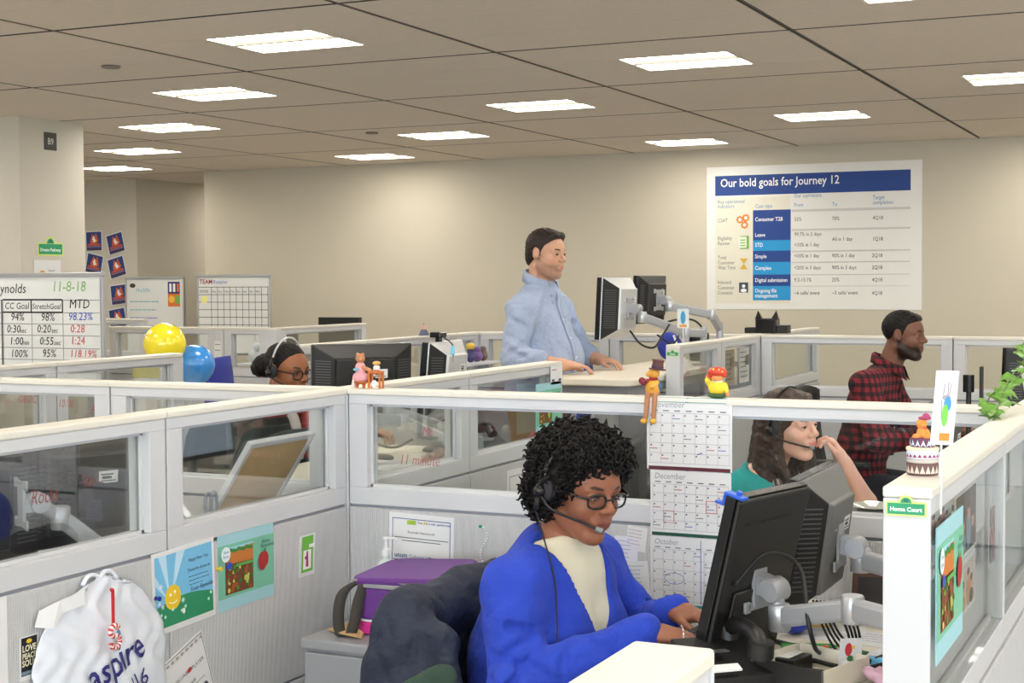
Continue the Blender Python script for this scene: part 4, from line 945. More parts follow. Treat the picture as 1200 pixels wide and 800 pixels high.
it = [('r', 56, 3, 16, 13, (40, 50, 110)), ('r', 56, 16, 16, 14, (222, 120, 50)), ('r', 58, 5, 3, 9, Wt), ('r', 63, 5, 3, 9, Wt), ('r', 68, 5, 3, 9, (220, 120, 60)), ('c', 61, 22, 4, (240, 190, 70)), ('r', 66, 18, 5, 9, (120, 180, 80)), ('c', 8, 7, (4, 2.5), (60, 54, 48)), ('t', 'Huddle', 12, 14, 7, (110, 180, 190), hs)]
for k, c in enumerate(((110, 180, 190), (110, 190, 190), (120, 130, 200), (120, 130, 200))): it += scribble(1, 50, 4, 24+9*k, 5, c, 2.2, k)
whiteboard('whiteboard on a stand with faint notes and an orange flyer', (-10.98, 13.45, 1.64), .76, .9, it)

# ------------------------------------------------------------------ pillar, block wall: signs, cards, posters
def street_sign(label, P0, u, w, text, sz=16, name='street_sign', bold=.02):
    d = (0, 0, -1); r = thing(name, label, 'sign', tuple(P0)); u = Vector(u).normalized(); n = u.cross(Vector((0, 0, 1))); h = w*.36
    pl = MB(); pts = [(0, -h), (w, -h), (w, 0), (w*.68, 0)]+[(w*.5+w*.18*math.cos(t*PI/8), w*.18*math.sin(t*PI/8)*.9) for t in range(1, 8)]+[(w*.32, 0), (0, 0)]
    pl.prism(pts, 0, .0015, 0, frame(P0, u, (0, 0, 1), n)); pl.build('plate', flat(206, 222, 120), r)
    k = 100/w; it = [('r', 4, 4, 92, 28, (40, 150, 105)), ('p', [(50+14*math.cos(t*PI/8), 3-14*math.sin(t*PI/8)) for t in range(9)], (40, 150, 105)), ('c', 50, -3, (7, 4), (30, 110, 90)), ('t', text, 50, 24, sz, (240, 248, 240), dict(al='c', bold=bold))]
    pm, mm = print_mesh(it, P0, u, d, w/100, .0016); pm.build('lettering', mm, r); return r
street_sign('green street style sign on the pillar above a white card', (-7.548, 8.29, 1.89), (0, 1, 0), .26, 'Dream Pathway', 12.5)
sheet('room_sign', (-7.546, 8.375, 2.67), (0, 1, 0), (0, 0, -1), .125, .125, [('r', 4, 4, 92, 92, (52, 50, 48)), ('t', 'B9', 50, 68, 52, (225, 222, 212), dict(al='c', cw=.9))], flat(44, 42, 40), 'small dark square sign reading B9 high on the pillar', 'sign', 100, .008)
sheet('award_card', (-7.547, 8.25, 1.765), (0, 1, 0), (0, 0, -1), .27, .2, [('c', 30, 42, 15, (206, 160, 60)), ('c', 30, 42, 9, (236, 206, 120)), ('t', 'Award', 52, 30, 9, GT), ('t', 'Excellence', 52, 48, 9, GT)], M_paper, 'white card with a gold seal taped to the pillar', 'card')
def blue_poster(px, py, rot, label):
    X = -11.74+(px-95)/81.5; z = 2.188-(py-271)/104; w = .24; a = math.radians(rot); u = Vector((math.cos(a), 0, math.sin(a))); d = Vector((math.sin(a), 0, -math.cos(a)))
    P0 = Vector((X, 13.655, z))-u*w/2-d*w*.46
    it = [('r', 5, 5, 90, 88, (40, 62, 128)), ('p', [(26, 55), (40, 12), (52, 30), (64, 10), (78, 50), (60, 62), (40, 62)], (206, 96, 60)), ('p', [(40, 38), (50, 22), (58, 40), (66, 48), (48, 56)], (240, 232, 220)), ('r', 14, 60, 72, 10, (196, 84, 60)), ('r', 10, 73, 80, 4, (150, 130, 160)), ('r', 10, 80, 80, 9, (70, 50, 70))]
    sheet('poster', P0, u, d, w, w*.95, it, M_paper, label, 'poster', 100, .002, group='blue posters on the block wall')
for q in ((106, 282, 1, 'small blue and orange poster hung straight on the wall block, top of its column'), (131, 285, 13, 'tilted blue and orange poster on the wall block, top of the outer column'), (106, 309, -12, 'blue and orange poster on the wall block tilting over the large whiteboard'), (132, 313, 14, 'tilted blue and orange poster on the wall block, second in the outer column'), (134, 345, 6, 'blue and orange poster on the wall block, third in the outer column'), (132, 373, 9, 'blue and orange poster on the wall block half behind a cubicle panel')): blue_poster(*q)

# ------------------------------------------------------------------ pinned things on the near panel
FX = -2.4445
it = [('r', 4, 4.5, 92, 71, (120, 190, 228))]
for a0, a1 in (((26, 46), ((10, 4.5), (22, 4.5))), ((30, 44), ((38, 4.5), (52, 4.5))), ((24, 50), ((4, 22), (4, 32)))): it.append(('p', [a0, a1[0], a1[1]], (188, 220, 240)))
it += [('p', [(4, 75.5)]+[(4+92*k/12, 57-8*math.sin(PI*(k/12*.8+.1))) for k in range(13)]+[(96, 75.5)], (42, 140, 96)), ('c', 31, 48, 12.5, (240, 200, 40)), ('c', 27, 45, 1.6, Wt), ('c', 34, 43, 1.6, Wt)]
it += [('l', 25+2*k, 52+1.2*math.sin(PI*k/6)*1.5, 27+2*k, 52+1.2*math.sin(PI*(k+1)/6)*1.5, .9, Wt) for k in range(6)]
it += [('c', x, y, 1.7, (190, 236, 220)) for x, y in ((12, 62), (18, 65), (30, 60), (44, 64), (50, 61), (12, 70), (88, 62), (92, 56))]+[('c', 47, 65, (2.2, 3), Wt)]
for sx, sy in ((12, 34), (14, 54), (46, 54), (9, 50)):
    for k in range(4): it.append(('l', sx-3*math.cos(k*PI/4), sy-3*math.sin(k*PI/4), sx+3*math.cos(k*PI/4), sy+3*math.sin(k*PI/4), .6, (226, 240, 246)))
it += [('t', 'Happy New Year', 56, 18, 5, (60, 70, 90), hs), ('t', 'Thanks for all you do', 54, 28, 4.6, (60, 70, 90), hs), ('t', 'Susan Reynolds', 58, 48, 6, (40, 50, 80), dict(shear=.3))]+scribble(3, 36, 56, 33, 4, (80, 90, 110), 1.2, 5)
sheet('sun_picture', (FX, 3.072, .912), (0, .9995, .03), (0, .03, -.9995), .262, .213, it, M_paper, 'printed picture of a smiling yellow sun over a green hill, pinned up', 'picture', th=.002)
def garden(P0, u, d, w, h, label):
    H_ = 100*h/w; rr = random.Random(4)
    it = [('r', 0, H_*.14, 100, H_*.70, (120, 190, 160)), ('r', 12, H_*.18, 50, H_*.62, (150, 206, 220)), ('r', 12, H_*.34, 50, H_*.46, (120, 70, 40)), ('p', [(14, H_*.40), (20, H_*.26), (30, H_*.22), (62, H_*.20), (62, H_*.42)], (200, 120, 50))]
    for k in range(9): it.append(('c', 22+4.6*k, H_*(.225+.01*(k % 3)), (2.6, 2.2), (60, 130, 50)))
    for k in range(42):
        x = 15+44*rr.random(); y = H_*(.44+.33*rr.random()); it.append(('c', x, y, 1.6+1.6*rr.random(), rr.choice([(80, 140, 50), (60, 110, 50), (170, 90, 40), (150, 50, 40), (190, 200, 90)])))
    it += [('c', 18, H_*.42, (5, 4), (50, 80, 190)), ('r', 30, H_*.42, 30, 3, (90, 170, 80)), ('c', 12, H_*.26, 8, (226, 240, 244)), ('t', 'New', 8, H_*.25, 5, (70, 100, 150), hs), ('t', 'Farm', 7, H_*.31, 5, (70, 100, 150), hs),
           ('c', 78, H_*.48, (8, 10), (170, 40, 40)), ('c', 83, H_*.46, (6, 8), (170, 40, 40)), ('p', [(78, H_*.36), (84, H_*.30), (84, H_*.36)], (50, 120, 60)), ('t', 'Alison', 76, H_*.24, 6, (60, 80, 90)), ('t', 'Hammond', 74, H_*.30, 6, (60, 80, 90))]
    return sheet('garden_picture', P0, u, d, w, h, it, flat(160, 206, 214), label, 'picture', th=.002)
garden((FX, 3.353, .915), (0, 1, .0), (0, 0, -1), .264, .208, 'pale blue garden picture with a red apple pinned beside the sun picture')
garden((LX+PT+.002, 5.455, 1.19), (0, 1, 0), (0, 0, -1), .25, .2, 'pale blue garden picture taped to the panel end beside the standing man')
garden((RXX+PT+.002, 2.475, 1.20), (0, 1, 0), (0, 0, -1), .27, .222, 'pale blue garden picture taped to the panel with the street sign')
sheet('thank_you_card', (FX, 3.755, .853), (0, .999, .0), (0, -.06, -1), .085, .122, [('r', 14, 6, 72, 124, (112, 186, 66)), ('r', 60, 36, 36, 12, Wt), ('r', 24, 54, 50, 66, Wt), ('p', [(44, 62), (54, 62), (58, 112), (42, 112)], (176, 40, 80)), ('c', 49, 62, 5, (160, 60, 60)), ('c', 40, 80, 6, (120, 50, 110))], M_paper, 'small white card with a green frame pinned by the corner', 'card', th=.003)
it = [('r', 2, 2, 96, 1, GT), ('r', 2, 2, 1, 126, GT), ('r', 97, 2, 1, 126, GT), ('t', 'MOST VALUABLE PLAYER', 50, 36, 7.4, (70, 60, 60), dict(al='c')), ('c', 62, 33, (5, 3), (190, 50, 50)), ('t', 'Hammonds', 50, 52, 8, K, dict(al='c', shear=.25)), ('r', 14, 55, 72, .7, GT), ('r', 14, 70, 72, .7, GT), ('c', 84, 70, (5, 7), (60, 60, 70))]+scribble(3, 60, 18, 80, 8, GT, 1.5, 9)
for k in range(10): it.append(('c', 6+9.8*k, 6, (3, 2), (170, 160, 150)))
sheet('award_certificate', (FX+.001, 3.07, .607), (0, .943, .333), (0, .333, -.943), .216, .279, it, M_paper, 'white award certificate pinned aslant below the sun picture', 'certificate', th=.002)
sheet('slogan_card', (FX, 2.606, .802), (0, 1, .0), (0, -.02, -1), .056, .1, [('r', 5, 5, 90, 155, (24, 24, 24)), ('c', 50, 22, (16, 9), (224, 190, 50)), ('t', 'LOVE', 50, 62, 36, (226, 222, 190), dict(al='c', bold=.03, cw=.9)), ('t', 'PEACE', 50, 92, 32, (226, 222, 190), dict(al='c', bold=.03, cw=.85)), ('t', 'SOUL', 50, 122, 36, (226, 222, 190), dict(al='c', bold=.03, cw=.9)), ('r', 5, 142, 90, 14, (120, 140, 150))], M_paper, 'small black card with pale slogan lettering beside the plastic bag', 'card', th=.004)
sheet('blank_sheet', (FX, 2.36, .905), (0, 1, 0), (0, 0, -1), .207, .27, [], M_paper, 'blank white paper pinned beside the slogan card', 'paper', th=.002)
def bulge(y, z):                                        # plastic bag surface
    t = min(max((.90-z)/.5, 0), 1); s = (y-2.865)/(.10+.15*min(t*3, 1)); return max(0, 1-s*s)**.6*(.012+.055*t)+.003*math.sin(y*95+3*math.sin(z*40))+.003*math.sin(z*60+y*50)
bm = MB(); NU, NV = 40, 44; v = []
for j in range(NV+1):
    t = j/NV; z = .90-.46*t; hw = .085+.155*min(1, (t*3.2))**.55 if t > 0 else .055; c0 = 2.865+.02*t
    for i in range(NU+1):
        s = i/NU*2-1; y = c0+s*hw; zz = z-.03*(s*s)*(1-t); v.append((FX+.003+max(.0015, bulge(y, zz)), y, zz))
bag = thing('plastic_bag', 'white plastic carrier bag with dark blue lettering hanging on the panel', 'bag', (FX, 2.87, .44))
M_bag = mat('bag_plastic', C(224, 228, 236), .3, bump=('noise', 25, .9)); o = bm.add(v, [(j*(NU+1)+i, (j+1)*(NU+1)+i, (j+1)*(NU+1)+i+1, j*(NU+1)+i+1) for j in range(NV) for i in range(NU)]).build('bag_body', M_bag, bag, smooth=0); o.modifiers.new('t', 'SOLIDIFY').thickness = .001
def bend(x, y): return bulge(2.80+x*.01, .80-y*.01)+.006
pm, mm = print_mesh([('t', 'aspire', -.6, 16.6, 9.6, (38, 36, 110), dict(rot=-14, bold=.012, cw=.9)), ('c', 9.4, 6.9, 1.2, (120, 176, 70)), ('c', 9.2, 4.5, .9, (80, 150, 210)), ('t', "'16", 13, 20.6, 6.4, (38, 36, 110), dict(rot=-13))], (FX, 2.80, .80), (0, 1, 0), (0, 0, -1), .01, .0, lambda x, y: bend(x, y)+.003)
pm.build('lettering', mm, bag)
hd = MB()
for y in (2.83, 2.885): hd.tube(curve([(FX+.012, y-.03, .885), (FX+.014, y-.01, .905), (FX+.012, y+.02, .90), (FX+.012, y+.04, .88)], 4), .006, 6)
hd.build('handle', M_bag, bag, smooth=0)
cn = thing('candy_cane', 'red and white S shaped candy cane hanging on a red ribbon', 'ornament', (FX+.05, 2.86, .70))
q = FX+.052; MB().box(q, q+.003, 2.855, 2.864, .783, .868).build('ribbon', flat(200, 40, 50), cn); MB().ell((q, 2.858, .868), (.006, .005, .005), 10, 8).build('pin', flat(190, 40, 50), cn, smooth=0)
S = [(q+.006, 2.858+.0145*math.cos(math.radians(a)), .770+.0125*math.sin(math.radians(a))) for a in range(10, 261, 10)]+[(q+.006, 2.860+.0155*math.cos(math.radians(a)), .7435+.0145*math.sin(math.radians(a))) for a in range(80, -171, -10)]
tb = MB(); tb.tube(S, .0066, 10); n = len(S)
for k in range(len(tb.f)-2): tb.m[k] = 1 if ((k//10)*2+(k % 10)) % 8 < 4 else 0
tb.build('cane', [flat(196, 48, 52, .3), flat(240, 226, 222, .3)], cn, smooth=40)
tg = MB(); tg.add([(FX+.012, 2.655, .855), (FX+.02, 2.715, .868), (FX+.03, 2.785, .878), (FX+.032, 2.788, .845), (FX+.024, 2.72, .838), (FX+.03, 2.68, .81), (FX+.012, 2.64, .82)], [(0, 6, 5, 1), (1, 5, 4), (1, 4, 3, 2)])
o = tg.build('paper_tag', M_paper); o.modifiers.new('t', 'SOLIDIFY').thickness = .001; tag(o, 'curled white paper tag pinned over the plastic bag', 'tag')
for y, z, c, l in ((3.083, .80, (40, 40, 140), 'dark blue push pin in the edge of the sun picture'), (3.345, .83, (226, 196, 60), 'yellow push pin between the sun and garden pictures')):
    tag(MB().lathe([(.005, 0), (.006, .002), (.0035, .004), (.0035, .01), (.0065, .012), (.006, .015), (.001, .0155)], 12, 0, frame((FX+.0025, y, z), (0, 1, 0), (0, 0, 1), (1, 0, 0))).build('push_pin', flat(*c), smooth=40), l, 'push pin')
# glass writing in red marker
def glass_words(par, items, P0, u, sc): pm, mm = print_mesh(items, P0, u, (0, 0, -1), sc, .0042); pm.build('handwriting', mm, par)['kind'] = 'stuff'
RM = (176, 92, 98); hw = dict(shear=.2, cw=.75, bold=-.008)
glass_words(P_CL2, [('t', 'GROC', 40, 4, 4, RM, hw), ('t', '10/10', 58, 5, 4, RM, hw), ('t', 'A-we', 72, 7, 6, RM, hw), ('t', 'Floor', 75, 12, 5, RM, hw)], (-4.2, CY-.003, 1.225), (1, 0, 0), .01)
glass_words(P_L1, [('t', 'Rocks', 0, 6, 5, (130, 56, 52), hw), ('t', 'Box', 18, 4, 4, (130, 56, 52), hw)], (LX+.003, 2.68, 1.15), (0, 1, 0), .01)
glass_words(P_C1, [('t', 'Me', 10, 6, 4, RM, hw), ('t', '11 minute', 2, 15, 4.6, RM, hw), ('t', 'include', 46, 5, 4, RM, hw)], (-2.3, CY-.003, 1.19), (1, 0, 0), .01)
glass_words(P_L5, [('t', 'smile', 4, 8, 6, RM, hw), ('t', 'today', 30, 6, 6, RM, hw), ('t', 'goal', 40, 16, 6, RM, hw)], (LX-.037, 7.45, 1.17), (0, 1, 0), .01)

# ------------------------------------------------------------------ rear panel of the near cubicle: calendars, certificate, notes
CF = CY-PT-.001
def cal_sheet(P0, w, h, month, strip, marks, label, seed):
    H_ = 100*h/w; it = [('r', 2, H_-4, 96, 4, strip), ('t', month, 5, 10, 10, (150, 155, 165), dict(shear=.15, cw=.9))]
    g = (176, 178, 186)
    for k in range(8): it.append(('r', 3+13.4*k, 16, .5, H_-24, g))
    for k in range(6): it.append(('r', 3, 16+(H_-24)/5*k, 94, .5, g))
    for k in range(7): it.append(('r', 6+13.4*k, 13, 7, 1.3, (120, 124, 130)))
    for a in range(7):
        for b in range(5): it.append(('r', 4.5+13.4*a, 18+(H_-24)/5*b, 1.8, 1.8, (110, 112, 120)))
    rr = random.Random(seed)
    for k in range(9): it.append(('r', 4+13.4*rr.randrange(7), 22+(H_-24)/5*rr.randrange(5), 9, 1, rr.choice([(190, 120, 110), (120, 130, 190), (140, 140, 150)])))
    it += marks; return sheet('wall_calendar', P0, (1, 0, 0), (0, 0, -1), w, h, it, M_paper, label, 'calendar', th=.002)
def ring_(x, y, a, b, c): return [('l', x+a*math.cos(t*PI/8), y+b*math.sin(t*PI/8), x+a*math.cos((t+1)*PI/8), y+b*math.sin((t+1)*PI/8), .7, c) for t in range(16)]
def boxy(x, y, w, h, c): return [('l', x, y, x+w, y, .7, c), ('l', x+w, y, x+w, y+h, .7, c), ('l', x+w, y+h, x, y+h, .7, c), ('l', x, y+h, x, y, .7, c)]
cal_sheet((-1.462, CF, 1.268), .248, .200, 'November', (92, 36, 48), [('l', 60, 62, 66, 60, 1, BLU)], 'November calendar sheet hanging over the panel top', 1)
cal_sheet((-1.452, CF, 1.066), .235, .184, 'December', (30, 80, 60), boxy(17, 48, 13, 14, (206, 150, 130))+boxy(70, 34, 13, 14, (206, 110, 100)), 'December calendar sheet in the middle of the hanging calendars', 2)
cal_sheet((-1.452, CF, .880), .225, .198, 'October', (40, 140, 140), ring_(32, 52, 13, 7, (90, 120, 190))+[('r', 66, 2, .8, 80, BLU)], 'October calendar sheet lowest of the hanging calendars', 3)
o = sheet('calendar_strip', (-1.43, CY-.03, PH+.001), (1, 0, 0), (0, -.6, -.8), .2, .016, [], flat(50, 150, 165), 'teal calendar edge lying along the panel top', 'paper', th=.003)
it = [('r', 5, 7, 90, 1, NAVY), ('r', 5, 7, 1, 58, NAVY), ('r', 94, 7, 1, 58, NAVY), ('r', 5, 64, 90, 1, NAVY), ('r', 28, 9, 14, 6, (160, 190, 60)), ('t', 'You are a star performer', 44, 13, 5, NAVY, dict(bold=.01)), ('c', 56, 11, 2, (226, 206, 80)), ('t', 'Rochelle Hammonds', 50, 27, 5, GT, dict(al='c')), ('r', 8, 33, 84, 1, GT), ('r', 20, 37, 60, 1, GT), ('t', 'unum', 9, 61, 9, (60, 100, 150), dict(bold=.02)), ('t', 'Colonial Life', 32, 61, 7, (60, 100, 150)), ('r', 62, 58, 12, .8, GT), ('r', 80, 60, 12, .8, GT)]
sheet('certificate', (-2.297, CF, .897), (1, 0, -.03), (-.03, 0, -1), .222, .155, it, M_paper, 'white certificate with a blue border pinned behind the purple bag', 'certificate', th=.002)
nts = [(-1.52, .905, .06, .07, (225, 225, 228), 'small white note with a red edge pinned beside the calendars'), (-1.56, .872, .07, .075, (226, 226, 238), 'lavender note with handwriting and a yellow pin beside the calendars'), (-1.53, .80, .07, .11, (222, 226, 226), 'tall note with a blue list pinned under the lavender note')]
for i, (x, z, w, h, c, l) in enumerate(nts): sheet('note', (x, CF-.0005*i, z), (1, 0, -.12+.1*i), (-.12+.1*i, 0, -1), w, h, scribble(5, 80, 8, 18, 16, (110, 130, 190) if i else (150, 90, 90), 4, i), flat(*c), l, 'note', th=.002)
bd = thing('bead_string', 'string of clear beads hanging from a green pin', 'ornament', (-1.975, CF-.004, .75)); s_ = MB()
for k in range(16): s_.ell((-1.975+.012*math.sin(k*.5), CF-.005, .87-.0085*k), (.004, .004, .0038), 8, 6)
s_.build('beads', mat('clear_bead', C(226, 230, 230), .1), bd, smooth=0); MB().ell((-1.985, CF-.006, .872), (.006, .005, .005), 8, 6).build('pin', flat(40, 150, 110), bd, smooth=0)

# ------------------------------------------------------------------ cabinet, cooler bag, cardboard, pump bottle
cb = thing('filing_cabinet', 'grey metal filing cabinet in the panel corner under the purple bag', 'cabinet', (-2.02, 3.77, 0)); M_cab = mat('cabinet_grey', C(150, 150, 152), .4, .15)
MB().box(-2.28, -1.76, 3.52, 4.02, .03, .592).build('carcass', M_cab, cb, bevel=.003); MB().box(-2.285, -1.755, 3.505, 4.024, .592, .622).build('top', M_cab, cb, bevel=.006)
for z0, z1 in ((.05, .31), (.32, .585)):
    dw = MB().box(-2.272, -1.768, 3.505, 3.52, z0, z1).build('drawer', M_cab, cb, bevel=.004); MB().box(-2.07, -1.97, 3.492, 3.506, z1-.06, z1-.045).build('handle', M_chrome, dw, bevel=.003)
cl = thing('cooler_bag', 'purple insulated lunch bag with a pink band and grey zip', 'bag', (-2.02, 3.74, .622)); M_pur = cloth_mat('purple_nylon', C(96, 44, 128), .6, ('noise', 200, .5)); M_mag = cloth_mat('magenta_nylon', C(196, 36, 130), .6)
def rslab(x0, x1, y0, y1, z0, z1, r, name, m, par, bevel=.006): return MB().rrect(x0, x1, y0, y1, z0, z1, r).build(name, m, par, smooth=40, bevel=bevel)
rslab(-2.18, -1.90, 3.60, 3.86, .624, .662, .05, 'lower_band', M_mag, cl); rslab(-2.181, -1.899, 3.599, 3.861, .662, .667, .05, 'piping', M_paper, cl, 0); rslab(-2.18, -1.90, 3.60, 3.86, .667, .755, .05, 'body', M_pur, cl)
rslab(-2.183, -1.897, 3.597, 3.863, .755, .77, .05, 'zip_band', mat('grey_webbing', C(150, 148, 150), .7), cl, .004)
lid = MB().rrect(-.148, .148, -.133, .133, 0, .022, .05, 0, frame((-2.04, 3.73, .772), (1, .0, .06), (0, 1, .05))).build('lid', M_pur, cl, smooth=40, bevel=.008)
MB().tube([(-2.183+.05*0, 3.605, .774), (-1.94, 3.597, .777), (-1.905, 3.63, .779), (-1.90, 3.8, .78)], .0035, 6).build('zip', M_chrome, lid); MB().tube([(-2.0, 3.597, .755), (-1.995, 3.596, .67)], .003, 6).build('seam', M_mag, cl)
st = MB(); pp = curve([(-2.15, 3.62, .775), (-2.19, 3.585, .745), (-2.20, 3.57, .69), (-2.195, 3.57, .632), (-2.165, 3.568, .627), (-2.152, 3.572, .66), (-2.145, 3.585, .72), (-2.135, 3.6, .765)], 6); w_ = Vector((.013, .009, 0))
st.add([p+s*w_ for p in pp for s in (-1, 1)], [(2*i, 2*i+1, 2*i+3, 2*i+2) for i in range(len(pp)-1)]); o = st.build('shoulder_strap', mat('strap_webbing', C(66, 62, 56), .8, bump=('Z', 200, .5)), cl, smooth=0); o.modifiers.new('t', 'SOLIDIFY').thickness = .003
cp = MB(); pts = [(-2.27, 3.62), (-2.18, 3.55), (-2.12, 3.56), (-2.17, 3.68), (-2.13, 3.74), (-2.22, 3.80)]; cp.add([(x, y, .6235+.012*abs(math.sin(i*1.7))) for i, (x, y) in enumerate(pts)]+[(-2.19, 3.66, .645)], [(i, (i+1) % 6, 6) for i in range(6)])
o = cp.build('cardboard_piece', mat('cardboard', C(196, 160, 116), .85, noise=(20, .08))); o.modifiers.new('t', 'SOLIDIFY').thickness = .003; tag(o, 'torn flat piece of brown cardboard on the grey cabinet', 'cardboard')
sb = thing('pump_bottle', 'clear pump bottle with a white nozzle behind the purple bag', 'bottle', (-2.275, 3.93, .622)); B_ = Matrix.Translation((-2.255, 3.93, .622))
MB().lathe([(.026, 0), (.03, .004), (.03, .12), (.024, .14), (.012, .15), (.012, .16)], 20, 0, B_).build('bottle', mat('clear_plastic', C(206, 216, 214), .15), sb, smooth=40)
MB().lathe([(.014, .16), (.014, .178), (.006, .18), (.005, .205), (.009, .207), (.009, .216), (.002, .217)], 16, 0, B_).tube([B_ @ Vector((0, 0, .211)), B_ @ Vector((.032, 0, .213)), B_ @ Vector((.038, 0, .205))], .004, 8).build('pump', M_paper, sb, smooth=40)

# ------------------------------------------------------------------ woman's chair and jacket
chair('black office chair under the typing woman with a jacket on its back', -1.50, 3.43, math.radians(-8), .82, arms=False, seat=.40)
M_jkt = mat('navy_jacket', C(31, 37, 56), .75, bump=('noise', 16, 1.0, .02), noise=(10, .1)); jr = thing('jacket', 'navy jacket with green lining draped over the chair back', 'jacket', (-1.80, 3.42, .35))
JP = [('j', 'cap', ((-1.79, 3.19, .795), (-1.735, 3.62, .815), .05, .05), .04, 1)]
for t_ in range(6): JP.append(('j', 'cap', ((-1.79+.011*t_, 3.19+.086*t_, .785), (-1.89+.012*t_, 3.13+.09*t_, .42), .055, .06), .05, 1))
JP += [('j', 'cap', ((-1.75, 3.17, .77), (-1.76, 3.10, .45), .045, .06), .04, 1), ('j', 'cap', ((-1.70, 3.18, .76), (-1.66, 3.12, .5), .035, .05), .04, 1), ('j', 'cap', ((-1.66, 3.16, .75), (-1.60, 3.10, .52), .03, .045), .04, 1)]
sdf_mesh('shell', JP, M_jkt, jr, .008, noise=.008, nscale=24, seed=3)
sdf_mesh('lining', [('j', 'ell', (V3(-1.655, 3.06, .655), axes((.75, .35, .55)), V3(.085, .016, .045)), .02, 1), ('j', 'ell', (V3(-1.68, 3.05, .56), axes((.2, .1, 1)), V3(.10, .018, .04)), .02, 1)], cloth_mat('green_lining', C(44, 66, 52)), jr, .006, noise=.003)
MB().box(-1.60, -1.59, 3.04, 3.06, .63, .655).build('care_label', flat(190, 200, 90), jr)
# ------------------------------------------------------------------ near desk
DZ = .74
desk('pale desk along the panel in front of the typing woman', -1.17, -.49, 2.47, 4.02, DZ)
m1c = Vector((-.957, 3.31, .937))
m1, M1, by1 = monitor('black slim monitor seen from behind with a blue clip on its corner', tuple(m1c), (.274, .96), 14, .305, .40, 'slim', sticker=False)
bp1 = M1 @ Vector((0, by1, -.01)); n1 = M1.to_3x3() @ Vector((0, 1, 0))
arm('silver monitor arm holding the black slim monitor', bp1, n1, [bp1+n1*.06+Vector((0, -.01, -.055)), (-.70, 3.20, .90), (-.56, 3.10, .90)], DZ)
m2, M2, by2 = monitor('older grey backed monitor with side vents beside the slim monitor', (-.935, 3.72, .96), (0, 1), 8, .40, .335, 'taper', mat('dark_grey_shell', C(104, 103, 102), .5), depth=.075)
bp2 = M2 @ Vector((0, by2, 0)); n2 = M2.to_3x3() @ Vector((0, 1, 0))
arm('silver monitor arm holding the older grey monitor', bp2, n2, [bp2+n2*.055+Vector((0, -.0, -.03)), (-.62, 3.62, .90), (-.555, 3.5, .90)], DZ)
cp_ = thing('monitor_clip', 'blue plastic clip on the top corner of the slim monitor', 'clip', tuple(M1 @ Vector((.139, 0, .2)))); MB().box(.126, .152, -.02, .03, .2, .207, 0, M1).box(.126, .152, -.02, -.013, .178, .2, 0, M1).box(.130, .148, -.04, -.013, .174, .18, 0, M1).build('clip_body', flat(40, 90, 200, .35), cp_, bevel=.002)
MB().tube([M1 @ Vector((.139, .01, .207)), M1 @ Vector((.139, .012, .216))], .006, 8).build('clip_knob', flat(40, 90, 200, .35), cp_, smooth=40)
wc = thing('webcam', 'black tubular webcam clipped between the two monitors', 'webcam', (-.935, 3.50, 1.06)); MB().tube([(-.955, 3.495, 1.0), (-.94, 3.49, 1.11)], .016, 12).build('barrel', M_blackg, wc, smooth=40)
MB().tube([(-.9525, 3.494, 1.02), (-.951, 3.4935, 1.028)], .0168, 12).build('ring', M_chrome, wc, smooth=40); MB().tube([(-.94, 3.49, 1.108), (-.955, 3.53, 1.118)], .009, 8).build('clip', M_blackg, wc)
kb = thing('keyboard', 'black computer keyboard under the typing woman\'s hands', 'keyboard', (-1.05, 3.40, DZ)); MK = frame((-1.075, 3.40, DZ+.002), (-.12, -.99, 0), (.99, -.12, 0))
MB().box(-.22, .22, -.075, .075, 0, .018, 0, MK).build('case', M_black, kb, bevel=.004); kk = MB()
for i in range(5):
    for j in range(18): kk.box(-.208+.0232*j, -.19+.0232*j, -.066+.0265*i, -.044+.0265*i, .018, .026, 0, MK)
kk.build('keys', mat('key_black', C(28, 28, 30), .5), kb)['kind'] = 'stuff'
ph = thing('desk_phone', 'black desk phone with a paper name strip beside the keyboard', 'telephone', (-.96, 3.14, DZ)); MP = frame((-.965, 3.135, DZ), (.75, .66, 0), (-.66, .75, 0))
MB().prism([(-.085, 0), (.085, 0), (.085, .025), (-.085, .075)], -.09, .09, 0, MP @ frame((0, 0, 0), (0, -1, 0), (0, 0, 1), (-1, 0, 0))).build('phone_body', M_black, ph, bevel=.006)
MB().tube(curve([MP @ Vector((.05, -.09, .075)), MP @ Vector((.05, -.05, .105)), MP @ Vector((.05, .04, .105)), MP @ Vector((.05, .09, .075))], 5), .018, 10).tube([MP @ Vector((.05, .08, .062)), MP @ Vector((.05, .085, .095))], .028, 12).tube([MP @ Vector((.05, -.08, .062)), MP @ Vector((.05, -.085, .095))], .028, 12).build('handset', M_black, ph, smooth=40)
MB().box(-.085, .0, -.083, -.058, .066, .070, 0, MP @ Matrix.Rotation(math.radians(16), 4, 'X')).build('name_strip', M_paper, ph)
kk = MB()
for i in range(4):
    for j in range(3): kk.box(-.075+.025*j, -.057+.025*j, -.05+.028*i, -.03+.028*i, .07-.018*i*.45, .078-.018*i*.45-.006, 0, MP)
kk.build('keypad', mat('key_grey', C(70, 70, 72), .5), ph)
